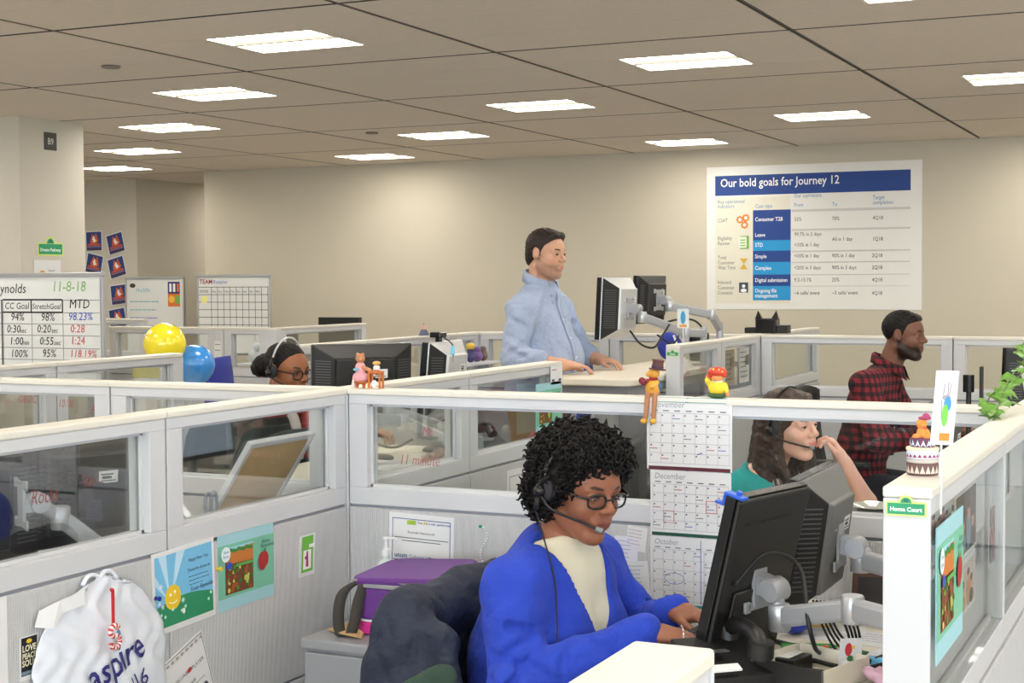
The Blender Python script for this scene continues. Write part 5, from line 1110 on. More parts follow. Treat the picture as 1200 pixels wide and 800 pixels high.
# cables sagging behind the slim monitor
b0 = M1 @ Vector((.06, by1+.01, -.15)); b1_ = M1 @ Vector((-.02, by1+.01, -.15)); b2_ = M1 @ Vector((.02, by1+.03, .08))
cable('black cable looping over the monitor plate and down to the desk', [M1 @ Vector((.11, by1+.005, -.0)), M1 @ Vector((.05, by1+.03, .075)), M1 @ Vector((-.03, by1+.075, .05)), (-.80, 3.22, .86), (-.79, 3.24, .80), (-.80, 3.33, .765), (-.84, 3.38, .75)], .005)
cable('black cable leaving the slim monitor\'s lower ports along the desk', [b0, b0+n1*.04+Vector((0, 0, -.02)), (-.86, 3.2, .765), (-.74, 3.22, .755), (-.64, 3.3, .77), (-.55, 3.42, .80)], .0055)
cable('black cable rising from the desk edge to the arm post', [b1_, b1_+n1*.05+Vector((0, 0, -.03)), (-.82, 3.30, .757), (-.72, 3.28, .757), (-.62, 3.40, .79), (-.54, 3.50, .85)], .0055)
for i in range(4): cable('thin black cable in the bundle hanging under the silver arm', [(-.80+.008*i, 3.26, .90), (-.775+.01*i, 3.27, .83), (-.75+.01*i, 3.29, .78+.006*i), (-.73+.008*i, 3.3, .77), (-.725+.008*i, 3.28, .82), (-.74+.01*i, 3.25, .885)], .0028, group='cable bundle under the near arm')
tag(MB().ell((-.93, 3.60, DZ+.043), (.042, .042, .042), 20, 14).build('stress_ball', flat(46, 66, 190, .4), smooth=0), 'blue rubber ball on the desk behind the slim monitor', 'ball')
bx_ = thing('desk_tray', 'open cream cardboard tray with a black side on the near desk', 'tray', (-.79, 3.21, DZ)); MT = frame((-.79, 3.2, DZ), (.94, -.34, 0), (.34, .94, 0))
tr = MB().box(-.09, .09, -.09, .09, 0, .003, 0, MT)
for q in ((-.09, -.087, -.09, .09), (.087, .09, -.09, .09), (-.09, .09, -.09, -.087), (-.09, .09, .087, .09)): tr.box(q[0], q[1], q[2], q[3], 0, .05, 1 if q[3] == -.087 else 0, MT)
tr.build('tray_body', [flat(228, 222, 204), M_black], bx_)
bk = thing('black_box', 'small black box with papers lying on top', 'box', (-.90, 3.28, DZ)); MT2 = frame((-.89, 3.27, DZ), (.95, -.3, 0), (.3, .95, 0)); MB().box(-.075, .075, -.04, .04, 0, .034, 0, MT2).build('box_body', M_black, bk, bevel=.002)
paper('folded white paper on the small black box', (-.89, 3.27, DZ+.0355), .11, .07, -12, scribble(4, 80, 8, 10, 14, GT, 3, 4)); paper('large printed sheet lying by the desk phone', (-.87, 3.12, DZ+.0012), .22, .28, 20, scribble(10, 80, 8, 10, 10, (150, 140, 150), 2, 5))
paper('white leaflet with a purple heading under the silver arm', (-.76, 3.62, DZ+.0014), .28, .14, -8, [('r', 0, 0, 40, 16, (120, 50, 140)), ('r', 10, 20, 30, 4, (200, 60, 70))]+scribble(4, 60, 40, 10, 9, BLU, 2, 6)); paper('yellow and cream leaflet by the blue ball', (-.86, 3.66, DZ+.004), .18, .10, 12, [('r', 4, 4, 50, 12, (214, 170, 50))]+scribble(3, 60, 10, 24, 8, GT, 2, 8))
mg = thing('blue_mug', 'blue mug with pencils against the panel', 'mug', (-.56, 3.36, DZ)); MB().lathe([(.036, 0), (.04, .004), (.041, .095), (.037, .095), (.036, .01), (.002, .01)], 24, 0, Matrix.Translation((-.575, 3.36, DZ))).build('cup', flat(36, 66, 180, .35), mg, smooth=40)
for i, c in enumerate(((230, 180, 60), (236, 236, 230), (60, 140, 90))): tag(MB().tube([(-.575+.008*i, 3.355+.006*i, DZ+.012), (-.60+.03*i, 3.33+.02*i, DZ+.16)], .004, 6).build('pencil', flat(*c), smooth=40), ('yellow pencil standing in the blue mug', 'white pencil standing in the blue mug', 'green pencil standing in the blue mug')[i], 'pencil')
for i, (x, y, c, l, a) in enumerate(((-.86, 3.47, (40, 160, 60), 'green marker pen lying near the blue ball', 20), (-.84, 3.42, (196, 60, 50), 'red pen lying among the desk papers', 70), (-.80, 3.40, (40, 130, 150), 'teal pen lying among the desk papers', 30), (-.78, 3.44, (60, 110, 80), 'dark green pen lying among the desk papers', 15), (-.88, 3.42, (150, 150, 155), 'silver pen lying among the desk papers', 50), (-.92, 3.47, (60, 60, 64), 'black pen lying behind the keyboard', -30))):
    t = math.radians(a); tag(MB().tube([(x-.065*math.cos(t), y-.065*math.sin(t), DZ+.0065), (x+.05*math.cos(t), y+.05*math.sin(t), DZ+.0065), (x+.065*math.cos(t), y+.065*math.sin(t), DZ+.0065)], [.006, .006, .003], 8).build('pen', flat(*c, .35), smooth=40), l, 'pen')
for i, (x, y, c, l) in enumerate(((-.70, 3.27, (238, 238, 240), 'white sweet wrapper with red print on the desk'), (-.66, 3.32, (90, 170, 210), 'light blue sweet wrapper on the desk'), (-.65, 3.23, (214, 170, 190), 'pale pink ribbon bow on the desk'), (-.60, 3.28, (236, 140, 60), 'orange sweet on the desk'), (-.68, 3.36, (226, 226, 230), 'crumpled white tissue on the desk'))):
    P_ = [('w', 'ell', (V3(x+.018*k*math.cos(k*2+i), y+.018*k*math.sin(k*2+i)*.6, DZ+.016+.004*k), axes((math.cos(k+i), math.sin(k+i), .3)), V3(.03-.004*k, .016, .012)), .008, 1) for k in range(3)]
    o, _, _ = sdf_mesh('sweet_wrapper', P_, [flat(*c, .35)], None, .003, noise=.002, nscale=160, seed=i); tag(o, l, 'wrapper')
sheet('red_leaflet', (-.735, 3.24, DZ+.085), (.85, .5, 0), (-.1, .1, -1), .05, .085, [('c', 40, 50, (16, 30), (200, 50, 60)), ('c', 50, 90, 14, (60, 120, 70)), ('c', 60, 40, 8, (230, 190, 60)), ('r', 60, 100, 24, 50, (60, 60, 80))], M_paper, 'upright white gift card with red print on the desk', 'card')
pf = thing('photo_frame', 'small brown photo frame standing at the back of the near desk', 'photo frame', (-.80, 3.94, DZ)); MF = frame((-.79, 3.94, DZ), (.95, .2, 0), (0, .25, .97))
MB().box(-.075, .075, 0, .10, 0, .012, 0, MF).build('frame', mat('brown_wood', C(96, 60, 44), .5), pf, bevel=.003); MB().box(-.06, .06, .015, .085, .012, .014, 0, MF).build('picture', flat(50, 46, 46), pf); MB().box(-.01, .01, .0, .08, -.004, .0, 0, MF).build('easel', M_black, pf)

# ------------------------------------------------------------------ end panel: sign, cake, paddle, photos, ivy
street_sign('green and yellow street sign reading Home Court on the panel end', (-.478, 2.4245, 1.248), (1, 0, 0), .063, 'Home Court', 15, bold=.03)
ck = thing('cake_ornament', 'tiered patterned cake ornament with an orange bear on the panel top', 'ornament', (-.452, 2.60, PH)); MC = Matrix.Translation((-.452, 2.60, PH)); S_ = .72
def tier(prof, name, m, k=None):
    MB().lathe([(r*S_, z*S_) for r, z in prof], 32, 0, MC).build(name, m, ck, smooth=30)
    if k:
        n, r, z0, h, c, g = k; b = MB()
        for i in range(n):
            a = 2*PI*i/n; w = PI/n*.95; b.add([(r*S_*math.cos(a-w), r*S_*math.sin(a-w), z0*S_), (r*S_*math.cos(a+w), r*S_*math.sin(a+w), z0*S_), ((r+.0005)*S_*math.cos(a), (r+.0005)*S_*math.sin(a), (z0+h)*S_)], [(0, 1, 2)], 0, MC)
        b.build(g, c, ck)
tier([(.034, 0), (.036, .003), (.0365, .026), (.035, .03)], 'bottom_tier', flat(104, 76, 72), (18, .0368, .006, .018, flat(226, 206, 190), 'zigzag'))
tier([(.0345, .03), (.0365, .034), (.0365, .038), (.033, .04)], 'lower_rim', flat(206, 196, 190)); tier([(.036, .04), (.037, .044), (.036, .056), (.036, .058)], 'middle_tier', flat(216, 226, 244), (20, .0375, .043, .008, flat(150, 50, 90), 'scallop'))
tier([(.0375, .058), (.038, .062), (.036, .065), (.03, .066)], 'upper_rim', flat(240, 222, 190)); tier([(.028, .066), (.029, .068), (.029, .084), (.027, .087), (.005, .088)], 'top_tier', flat(110, 60, 90), (14, .0293, .068, .015, flat(200, 226, 240), 'top_zigzag'))
def fig(root, name, m, P, res=.0016, at=(0, 0, 0), sc=1.0, noise=0):
    Q_ = [('g', 'ell', (V3(*at)+V3(*p[1])*sc, np.eye(3), V3(*p[2])*sc), .004*sc, 1) if p[0] == 'e' else ('g', 'cap', (V3(*at)+V3(*p[1])*sc, V3(*at)+V3(*p[2])*sc, p[3]*sc, p[4]*sc), .004*sc, 1) for p in P]
    lo, hi = bbox(Q_, .004); ax = [mkaxis(lo[i], hi[i], res, ()) for i in range(3)]; v = Vol(*ax)
    for p in Q_: v.put(p)
    V, F = v.mesh(); return np_mesh(name, V, F, m, root)
ORG = flat(226, 150, 70); at = (-.452, 2.60, PH+.060)
fig(ck, 'bear_body', ORG, [('e', (0, 0, .014), (.014, .018, .015)), ('e', (-.002, 0, .036), (.0125, .0135, .0125)), ('e', (-.013, -.012, .006), (.009, .007, .007)), ('e', (.012, -.014, .006), (.009, .007, .007)), ('c', (.012, -.01, .02), (.016, -.016, .012), .005, .005), ('e', (.004, -.012, .034), (.006, .006, .005))], .0012, at, .72)
fig(ck, 'bear_hat', flat(170, 66, 110), [('e', (.004, .002, .049), (.015, .015, .005)), ('e', (.007, .003, .054), (.008, .008, .007))], .0012, at, .72); fig(ck, 'bear_scarf', flat(206, 60, 80), [('e', (0, 0, .026), (.011, .012, .004))], .0012, at, .72)
pd = thing('paddle_sign', 'white card with a drawing on a thin stick taped to the panel', 'card', (-.405, 2.50, 1.25)); MB().box(-.4065, -.4035, 2.498, 2.501, 1.22, 1.39).build('stick', M_paper, pd)
P0 = Vector((-.413, 2.4975, 1.452)); MB().box(0, .036, 0, .12, -.001, .0003, 0, frame(P0, (1, 0, .0), (-.08, 0, -1))).build('card', M_paper, pd)
pm, mm = print_mesh([('l', 45, 60, 40, 110, 3, (150, 130, 150)), ('l', 60, 50, 60, 110, 3, (150, 130, 150)), ('l', 72, 55, 66, 110, 3, (190, 130, 130)), ('c', 55, 120, (18, 12), (160, 160, 170)), ('c', 62, 150, (16, 34), (70, 150, 210)), ('c', 54, 200, (14, 50), (120, 206, 80)), ('l', 36, 130, 40, 220, 4, (170, 160, 170)), ('r', 38, 280, 44, 34, (230, 140, 50))], P0, (1, 0, 0), (-.08, 0, -1), .00036, .0018); pm.build('drawing', mm, pd)
RF = RXX+PT-.006
def photo(y, z, w, h, label, seed, bg):
    rr = random.Random(seed); it = [('r', 3, 3, 94, 100*h/w-6, bg)]
    for k in range(4):
        x = 18+20*k+rr.uniform(-4, 4); yy = 100*h/w*(.35+.25*(k % 2)); q = h/w; yy = 100*q*(.36+.16*(k % 2)); it += [('c', x, min(yy+26*q, 92*q), (11, 30*q if yy+56*q < 97*q else 14*q), rr.choice([(170, 70, 80), (70, 60, 60), (190, 140, 90), (120, 150, 170)])), ('c', x, yy, (6, 13*q), (214, 160, 130)), ('c', x, yy-9*q, (6.5, 7*q), (60, 40, 34))]
    return sheet('photograph', (RXX+PT-.014, y, z), (0, 1, 0), (0, 0, -1), w, h, it, M_paper, label, 'photograph')
photo(2.76, 1.215, .26, .13, 'dark family photograph stuck behind the glass of the sign panel', 1, (84, 76, 70)); photo(2.77, 1.08, .24, .10, 'pale photograph of smiling people below the dark family photograph', 2, (206, 190, 186)); photo(3.20, 1.13, .09, .12, 'small photograph behind the glass beside the panel joint', 3, (150, 130, 126))
photo(2.5, 1.225, .22, .06, 'faded strip of photographs behind the glass above the garden picture', 4, (196, 196, 196))
iv = thing('ivy_plant', 'trailing green ivy in a white pot on the panel corner', 'plant', (-.446, 4.36, PH)); MB().lathe([(.035, 0), (.037, .003), (.05, .075), (.054, .078), (.054, .088), (.046, .088), (.042, .06), (.002, .06)], 24, 0, Matrix.Translation((-.446, 4.36, PH))).build('pot', M_paper, iv, smooth=40)
rr = random.Random(11); leaf_me = bpy.data.meshes.new('leaf'); lp = [(0, 0, 0), (.016, -.006, .002), (.03, -.002, .0), (.022, .012, .003), (.02, .03, -.002), (.009, .034, .003), (0, .056, -.008), (-.009, .034, .003), (-.02, .03, -.002), (-.022, .012, .003), (-.03, -.002, 0), (-.016, -.006, .002), (0, .02, .006)]
leaf_me.from_pydata(lp, [], [(i, (i+1) % 12, 12) for i in range(12)]); leaf_me.materials.append(mat('ivy_leaf', C(104, 150, 58), .4, noise=(60, .25))); leaf_me.shade_smooth(); vines = []
for k, pts in enumerate(([(-.446, 4.35, 1.35), (-.45, 4.22, 1.40), (-.46, 4.05, 1.38), (-.47, 3.90, 1.35), (-.475, 3.80, 1.31), (-.48, 3.74, 1.285), (-.487, 3.68, 1.274)], [(-.446, 4.35, 1.35), (-.46, 4.2, 1.36), (-.48, 4.02, 1.33), (-.5, 3.92, 1.32), (-.51, 3.86, 1.31), (-.52, 3.84, 1.27)], [(-.446, 4.35, 1.35), (-.45, 4.2, 1.42), (-.46, 4.08, 1.43), (-.465, 3.98, 1.41)])):
    cv = curve(pts, 5); MB().tube(cv, .0018, 5).build('vine', flat(96, 120, 56), iv, smooth=0); vines += [(q, j) for j, q in enumerate(cv) if j > 3 and j % 2 == 0]
for q, j in vines:
    o = obj_from_mesh('leaf', leaf_me, iv); s_ = .6+.35*rr.random(); Mx = Matrix.Translation(Vector(q)-Vector((-.446, 4.36, PH))) @ Matrix.Rotation(rr.uniform(2.2, 4.6), 4, 'Z') @ Matrix.Rotation(rr.uniform(-.9, .3), 4, 'X') @ Matrix.Rotation(rr.uniform(-.6, .6), 4, 'Y') @ Matrix.Scale(s_, 4); o.matrix_local = Mx

# ------------------------------------------------------------------ figurines on the panel tops
bt = thing('bear_figurine', 'seated bear figurine with a top hat and long dangling legs', 'figurine', (-1.47, 4.05, PH)); at = (-1.45, CY-.022, PH)
GLD = flat(220, 156, 60); fig(bt, 'body', GLD, [('e', (0, 0, .026), (.022, .017, .026)), ('e', (.004, -.002, .068), (.0155, .0145, .0155)), ('e', (-.010, -.007, .064), (.008, .007, .007)), ('c', (.014, -.004, .042), (.004, -.016, .03), .0065, .006)], .0018, at)
fig(bt, 'leg', flat(176, 120, 80), [('c', (-.009, -.018, .008), (-.012, -.027, -.058), .0075, .0065)], .0018, at); fig(bt, 'leg', flat(176, 120, 80), [('c', (.013, -.018, .008), (.011, -.027, -.058), .0075, .0065)], .0018, at)
for x in (-.015, .012): fig(bt, 'foot', flat(226, 170, 60), [('e', (x, -.032, -.066), (.0095, .012, .008))], .0018, at)
fig(bt, 'vest', flat(70, 96, 120), [('e', (.008, .004, .030), (.0185, .0155, .02))], .0018, at); fig(bt, 'scarf', flat(150, 30, 40), [('e', (.002, -.002, .052), (.014, .014, .005)), ('e', (-.012, -.014, .046), (.005, .004, .006))], .0018, at)
fig(bt, 'flowers', flat(120, 30, 46), [('e', (-.028, -.012, .046), (.010, .009, .010)), ('e', (-.022, -.016, .040), (.008, .008, .008))], .0018, at)
ht = MB().lathe([(.024, .078), (.025, .080), (.0165, .082), (.0155, .098), (.018, .106), (.002, .107)], 24, 0, Matrix.Translation(at) @ Matrix.Translation((.004, 0, 0)) @ Matrix.Rotation(.12, 4, 'Y')).build('hat', flat(96, 56, 52), bt, smooth=40)
MB().lathe([(.0172, .083), (.0172, .089), (.015, .089)], 24, 0, Matrix.Translation(at) @ Matrix.Translation((.004, 0, 0)) @ Matrix.Rotation(.12, 4, 'Y')).build('hat_band', flat(70, 40, 70), ht, smooth=40)
er = thing('boy_figurine', 'round figurine with a red hat and a yellow shirt', 'figurine', (-1.27, 4.06, PH)); at = (-1.268, CY, PH)
fig(er, 'base', flat(60, 92, 50), [('e', (0, 0, .008), (.028, .022, .009))], .0018, at); fig(er, 'shirt', flat(236, 206, 50), [('e', (0, 0, .028), (.025, .02, .022)), ('c', (-.022, 0, .038), (-.026, -.008, .05), .008, .008), ('c', (.022, 0, .036), (.028, -.006, .022), .008, .007)], .0018, at)
fig(er, 'head', flat(226, 150, 90), [('e', (0, -.001, .058), (.018, .018, .014))], .0018, at); fig(er, 'hand', flat(226, 150, 90), [('e', (.031, -.006, .012), (.006, .006, .006))], .0018, at); fig(er, 'hand', flat(226, 150, 90), [('e', (-.026, -.008, .058), (.006, .006, .006))], .0018, at); fig(er, 'hat', flat(206, 66, 40, .3), [('e', (0, .0, .073), (.027, .024, .015)), ('e', (-.018, -.004, .062), (.012, .012, .006)), ('e', (.02, -.0, .066), (.008, .012, .008))], .0018, at)
fig(er, 'collar', flat(240, 236, 226), [('e', (0, 0, .047), (.017, .015, .004))], .0018, at)
dt = MB(); [dt.ell((at[0]+.024*math.cos(a)*.8, at[1]-.018+.004*math.sin(a*3), at[2]+.072+.01*math.sin(a)), (.003, .003, .003), 8, 6) for a in (.3, 1.0, 1.8, 2.6)]; dt.build('hat_spots', flat(250, 220, 120), er, smooth=0)
cf = thing('bear_couple_figurine', 'figurine of a bear in a pink dress at a wooden table', 'figurine', (-2.40, 4.06, PH)); at = (-2.418, CY, PH); BR = flat(190, 130, 90)
fig(cf, 'bear', BR, [('e', (0, 0, .092), (.015, .014, .015)), ('e', (-.012, .004, .104), (.006, .004, .006)), ('e', (.011, -.004, .104), (.006, .004, .006)), ('c', (.01, -.006, .066), (.038, -.006, .056), .006, .006), ('e', (.006, -.013, .088), (.006, .006, .005))], .002, at); fig(cf, 'dress', flat(226, 160, 166), [('e', (0, 0, .062), (.017, .015, .02)), ('e', (0, 0, .034), (.025, .022, .018))], .002, at); fig(cf, 'sash', flat(120, 170, 190), [('e', (-.006, -.008, .058), (.014, .012, .006))], .002, at)
fig(cf, 'stool', flat(176, 96, 40), [('c', (-.012, 0, .002), (-.012, 0, .02), .005, .005), ('c', (.012, 0, .002), (.012, 0, .02), .005, .005), ('e', (0, 0, .018), (.022, .02, .006))], .002, at); fig(cf, 'table', flat(196, 110, 44), [('e', (.055, 0, .05), (.024, .018, .006)), ('c', (.036, -.01, 0.003), (.036, -.01, .05), .004, .004), ('c', (.074, -.01, 0.003), (.074, -.01, .05), .004, .004), ('c', (.036, .01, 0.003), (.036, .01, .05), .004, .004), ('c', (.074, .01, 0.003), (.074, .01, .05), .004, .004)], .002, at)
fig(cf, 'cub', flat(238, 232, 222), [('e', (.058, 0, .064), (.011, .01, .009)), ('e', (.056, -.012, .014), (.010, .008, .013))], .002, at); fig(cf, 'cub_hat', flat(206, 160, 90), [('e', (.058, 0, .078), (.013, .012, .007))], .002, at); fig(cf, 'apron_cloth', flat(226, 216, 210), [('c', (-.024, -.004, .004), (-.02, 0, .04), .007, .005)], .002, at)

# ------------------------------------------------------------------ headsets and glasses
def H2W(o, R, s): return lambda p: tuple(np.array(o)+R@(np.array(p, float)*s))
def headset(label, o, R, s, side, wide, tone=None, boom=True, rr_=(.108, .12), cz=.01, cord=None, band=M_black, out=0.0):
    W_ = H2W(o, R, s); r = thing('headset', label, 'headset', W_((0, side*.09, 0))); y = side*.082*wide
    pts = [(-.008, math.cos(a)*rr_[0]*wide*-side*-1, cz+.01+math.sin(a)*rr_[1]) for a in [PI*k/16 for k in range(17)]]
    MB().tube([W_(p) for p in pts], .0045, 8).build('headband', band, r, smooth=0)
    yy = side*(.083*wide+.006+out)
    e = MB(); e.lathe([(.001, -.012), (.026, -.012), (.029, -.006), (.029, .004), (.02, .012), (.001, .014)], 20, 0, frame(W_((-.004, yy, .0)), R[:, 0], R[:, 2], R[:, 1]*-1) if side < 0 else frame(W_((-.004, yy, .0)), R[:, 0], R[:, 2])); e.build('ear_cushion', mat('ear_foam', C(40, 40, 44), .8), r, smooth=40)
    MB().tube([W_((-.004, yy+side*.014, .004)), W_((-.004, yy+side*.008, .035)), W_((-.006, rr_[0]*wide*side*.99, .06))], .006, 8).ell(W_((-.004, yy+side*.016, -.004)), (.015*s,)*3, 14, 10).build('earpiece', M_blackg, r, smooth=0)
    if boom:
        b = curve([(.0, yy+side*.016, -.012), (.04, yy+side*.008, -.035), (.085, side*.058, -.055), (.112, side*.030, -.064)], 6); MB().tube([W_(p) for p in b], .0036, 8).build('boom', M_black, r, smooth=0)
        MB().tube([W_((.106, side*.035, -.0625)), W_((.117, side*.022, -.066))], .0065, 10).build('microphone', mat('mic_grey', C(120, 122, 126), .4), r, smooth=40)
    if cord: MB().tube([W_((-.004, yy+side*.016, -.018)), W_((-.006, yy+side*.016, -.05))], .007, 8).tube(curve([W_((-.006, yy+side*.016, -.05))]+cord, 5), .0022, 6).build('cord', M_cable, r, smooth=0)
    return r
headset('black headset with a boom microphone on the curly haired woman', o1, R1, s1, -1, 1.06, cord=[(-1.425, 3.28, .90), (-1.405, 3.25, .83), (-1.395, 3.23, .76), (-1.39, 3.20, .72)], rr_=(.112, .125), cz=.01, out=.018)
headset('silver banded headset on the woman with the hair bun', o2, R2, s2, -1, 1.05, rr_=(.088, .122), band=M_silver)
headset('thin black headset on the smiling woman in teal', o5, R5, s5, -1, 1.1, rr_=(.090, .110))
def glasses(label, o, R, s, wide, m, rim=.0022, lens=(.0245, .0165)):
    W_ = H2W(o, R, s); r = thing('eyeglasses', label, 'glasses', W_((.1, 0, .0)))
    for q in (-1, 1):
        c = (.0985, q*.0335*wide, -.002); ring = []
        for k in range(24):
            a = 2*PI*k/24; ca, sa = math.cos(a), math.sin(a); yy = math.copysign(abs(ca)**.7, ca)*lens[0]; zz = math.copysign(abs(sa)**.8, sa)*lens[1]; ring.append(W_((c[0]-abs(c[1]+yy)**2*2.2, c[1]+yy, c[2]+zz)))
        MB().tube(ring, rim, 6, closed=True).build('rim', m, r, smooth=0); MB().add(ring, [tuple(range(24))]).build('lens', glass_mat('lens_glass', (.99, .99, .99), .35), r)
        MB().tube(curve([W_((.0985-.0035*wide*2.2, q*(.0335*wide+lens[0]), .004)), W_((.075, q*.074*wide, .006)), W_((.03, q*.0815*wide, .008)), W_((-.012, q*.084*wide, .006)), W_((-.03, q*.083*wide, -.012))], 4), rim*1.25, 6).build('temple', m, r, smooth=0)
    MB().tube(curve([W_((.097, -.0105*wide, .0)), W_((.103, 0, .004)), W_((.097, .0105*wide, .0))], 4), rim, 6).build('bridge', m, r, smooth=0); return r
glasses('dark rectangular eyeglasses on the curly haired woman', o1, R1, s1, 1.06, M_blackg, .0026); glasses('dark brown eyeglasses on the woman with the hair bun', o2, R2, s2, 1.03, mat('tortoise', C(44, 26, 22), .25), .0030, (.0245, .02))
wt = MB(); a_ = V3(-1.205, 3.29, .778); d_ = unit(V3(-1.205, 3.29, .778)-V3(-1.47, 3.16, .655)); x_ = unit(np.cross(d_, (0, 0, 1))); z_ = np.cross(x_, d_)
ringc = np.array((-1.175, 3.306, .783)); dd = unit((.86, .42, -.1)); xx_ = unit(np.cross(dd, (0, 0, 1))); zz_ = np.cross(xx_, dd)
tag(MB().tube([tuple(ringc+dd*.055+(xx_*math.cos(a)*.043+zz_*math.sin(a)*.0195)) for a in [2*PI*k/24 for k in range(24)]], .0022, 6, closed=True).build('bracelet', M_chrome, smooth=0), 'thin silver bracelet chain on the typing hand', 'bracelet')

# ------------------------------------------------------------------ neighbour cubicle behind the left panes
desk('pale desk behind the near panel under the bare monitor arm', -3.16, -2.53, 2.30, 4.02, DZ)
monitor('black monitor with a white label behind the pane with the plastic bag', (-2.98, 2.94, 1.02), (.5, .87), 6, .44, .33, depth=.06, stand=DZ)
monitor('second black monitor with side vents behind the bare arm', (-2.99, 3.42, 1.01), (.35, .94), 6, .40, .33, depth=.07, stand=DZ)
arm('bare silver monitor arm with an empty mounting plate', (-2.74, 2.93, 1.045), (.5, .75, 0), [(-2.69, 3.02, 1.0), (-2.60, 3.14, .87), (-2.58, 3.05, .87)], DZ)
arm('second bare silver monitor arm by the framed board', (-2.86, 3.52, 1.03), (.8, .5, 0), [(-2.80, 3.57, 1.0), (-2.66, 3.52, .90), (-2.59, 3.44, .90)], DZ)
cable('black cable curling on the neighbour desk below the bare arm', [(-2.90, 3.45, .86), (-2.80, 3.42, .80), (-2.72, 3.40, .78), (-2.66, 3.44, .84), (-2.64, 3.50, .90)], .005)
ps = [(-2.75, 2.78), (-2.84, 2.86), (-2.72, 2.95), (-2.80, 3.05), (-2.66, 3.18)]
P_ = [('b', 'ell', (V3(x, y, .81), np.eye(3), V3(.09, .09, .06)), .04, 1) for x, y in ps[:3]]; o, _, _ = sdf_mesh('black_bag', P_, [mat('black_nylon', C(24, 24, 26), .4, bump=('noise', 60, .6))], None, .01, noise=.006, nscale=40); tag(o, 'crumpled black bag on the neighbour desk', 'bag')
fb = thing('framed_board', 'brown board in a white frame leaning against the pane', 'board', (-2.68, 3.82, DZ)); MF = frame((-2.80, 3.64, DZ+.002), (0, 1, 0), (.26, 0, .39)); wB, hB = .345, .475
MB().box(.014, wB-.014, .014, hB-.014, -.004, .004, 0, MF).build('backing', mat('fibreboard', C(216, 182, 130), .85, noise=(12, .08)), fb)
for q in ((0, wB, 0, .018), (0, wB, hB-.018, hB), (0, .018, .018, hB-.018), (wB-.018, wB, .018, hB-.018)): MB().box(q[0], q[1], q[2], q[3], -.009, .009, 0, MF).build('frame_strip', M_white, fb, bevel=.002)
for q in (.016, wB-.046): MB().box(q, q+.03, hB-.06, hB-.016, -.0105, -.009, 0, MF).build('corner_clip', M_silver, fb)
sc_ = thing('scissors', 'grey handled scissors standing behind the pane by the framed board', 'scissors', (-2.62, 3.56, DZ)); MB().tube([(-2.62, 3.56, DZ+.004), (-2.62, 3.565, .93)], .006, 8).build('blades', M_alu, sc_)
for s_ in (-1, 1): MB().tube([(-2.62, 3.565+s_*.014+.014*math.cos(a), .965+.035*math.sin(a)) for a in [2*PI*k/14 for k in range(14)]], .005, 6, closed=True).build('handle', mat('grey_grip', C(140, 146, 156), .4), sc_, smooth=0)
# ------------------------------------------------------------------ cubicle of the woman with the bun
D2 = .90
desk('raised pale desk of the woman with the hair bun', -3.22, -2.53, 4.12, 5.68, D2)
monitor('wide black monitor back with a white label facing the woman with the bun', (-3.09, 5.20, 1.205), (.72, .69), 5, .40, .30, depth=.07, stand=D2)
monitor('silver backed monitor with a webcam beside the wide black monitor', (-2.93, 5.56, 1.205), (-.12, .99), 5, .38, .30, shell=M_silver, depth=.07, stand=D2)
w2 = thing('webcam', 'small black webcam on the silver backed monitor', 'webcam', (-2.90, 5.50, 1.355)); MB().box(-2.925, -2.875, 5.47, 5.53, 1.37, 1.392).box(-2.91, -2.885, 5.49, 5.51, 1.352, 1.372).build('camera_body', M_blackg, w2, bevel=.004); MB().tube(curve([(-2.88, 5.5, 1.375), (-2.84, 5.51, 1.34), (-2.835, 5.5, 1.28), (-2.85, 5.49, 1.2), (-2.84, 5.48, 1.02)], 5), .003, 6).build('lead', M_cable, w2, smooth=0)
MB().tube([(-2.838, 5.51, 1.335), (-2.835, 5.503, 1.30)], .008, 8).build('blue_tag', flat(110, 190, 220), w2, smooth=40)
arm('silver monitor arm over the raised desk behind the curly haired woman', (-2.98, 4.80, 1.10), (.7, .5, 0), [(-2.92, 4.85, 1.10), (-2.80, 5.02, 1.07), (-2.66, 5.15, .98), (-2.62, 5.30, .97)], D2)
arm('second silver monitor arm over the raised desk', (-3.0, 5.12, 1.06), (.6, .3, 0), [(-2.93, 5.14, 1.10), (-2.74, 5.28, 1.02), (-2.64, 5.44, .96)], D2)
cable('black cables looping above the raised desk', [(-2.90, 5.16, 1.10), (-2.82, 5.24, 1.14), (-2.76, 5.32, 1.10), (-2.80, 5.30, 1.03), (-2.86, 5.2, 1.02)], .005); cable('thin dark cable hanging by the silver arm', [(-2.95, 4.9, 1.08), (-2.90, 4.95, 1.0), (-2.84, 5.02, .97), (-2.78, 5.06, 1.0)], .005)
nb = thing('notebook', 'open spiral notebook on the raised desk', 'notebook', (-2.82, 4.95, D2)); MB().box(-2.95, -2.72, 4.80, 5.08, D2, D2+.012).build('pages', M_paper, nb); sp = MB()
for k in range(16): sp.tube([(-2.955+.008*math.cos(a), 4.81+.0175*k, D2+.012+.008*math.sin(a)) for a in [2*PI*j/8 for j in range(8)]], .0016, 5, closed=True)
sp.build('spiral', M_black, nb)
P_ = [('b', 'ell', (V3(-2.68+.02*math.sin(k*2), 5.0+.035*k, D2+.03+.01*(k % 2)), np.eye(3), V3(.03, .03, .025)), .01, 1) for k in range(4)]; o, _, _ = sdf_mesh('snack_bag', P_, [mat('brown_foil', C(150, 120, 96), .3, noise=(60, .5))], None, .005, noise=.004, nscale=90); tag(o, 'crumpled brown snack bag beside the notebook', 'bag')
p2_ = thing('desk_phone', 'black desk phone near the panel with the taped garden picture', 'telephone', (-2.64, 5.42, D2)); MP = frame((-2.63, 5.42, D2), (.55, .83, 0), (-.83, .55, 0))
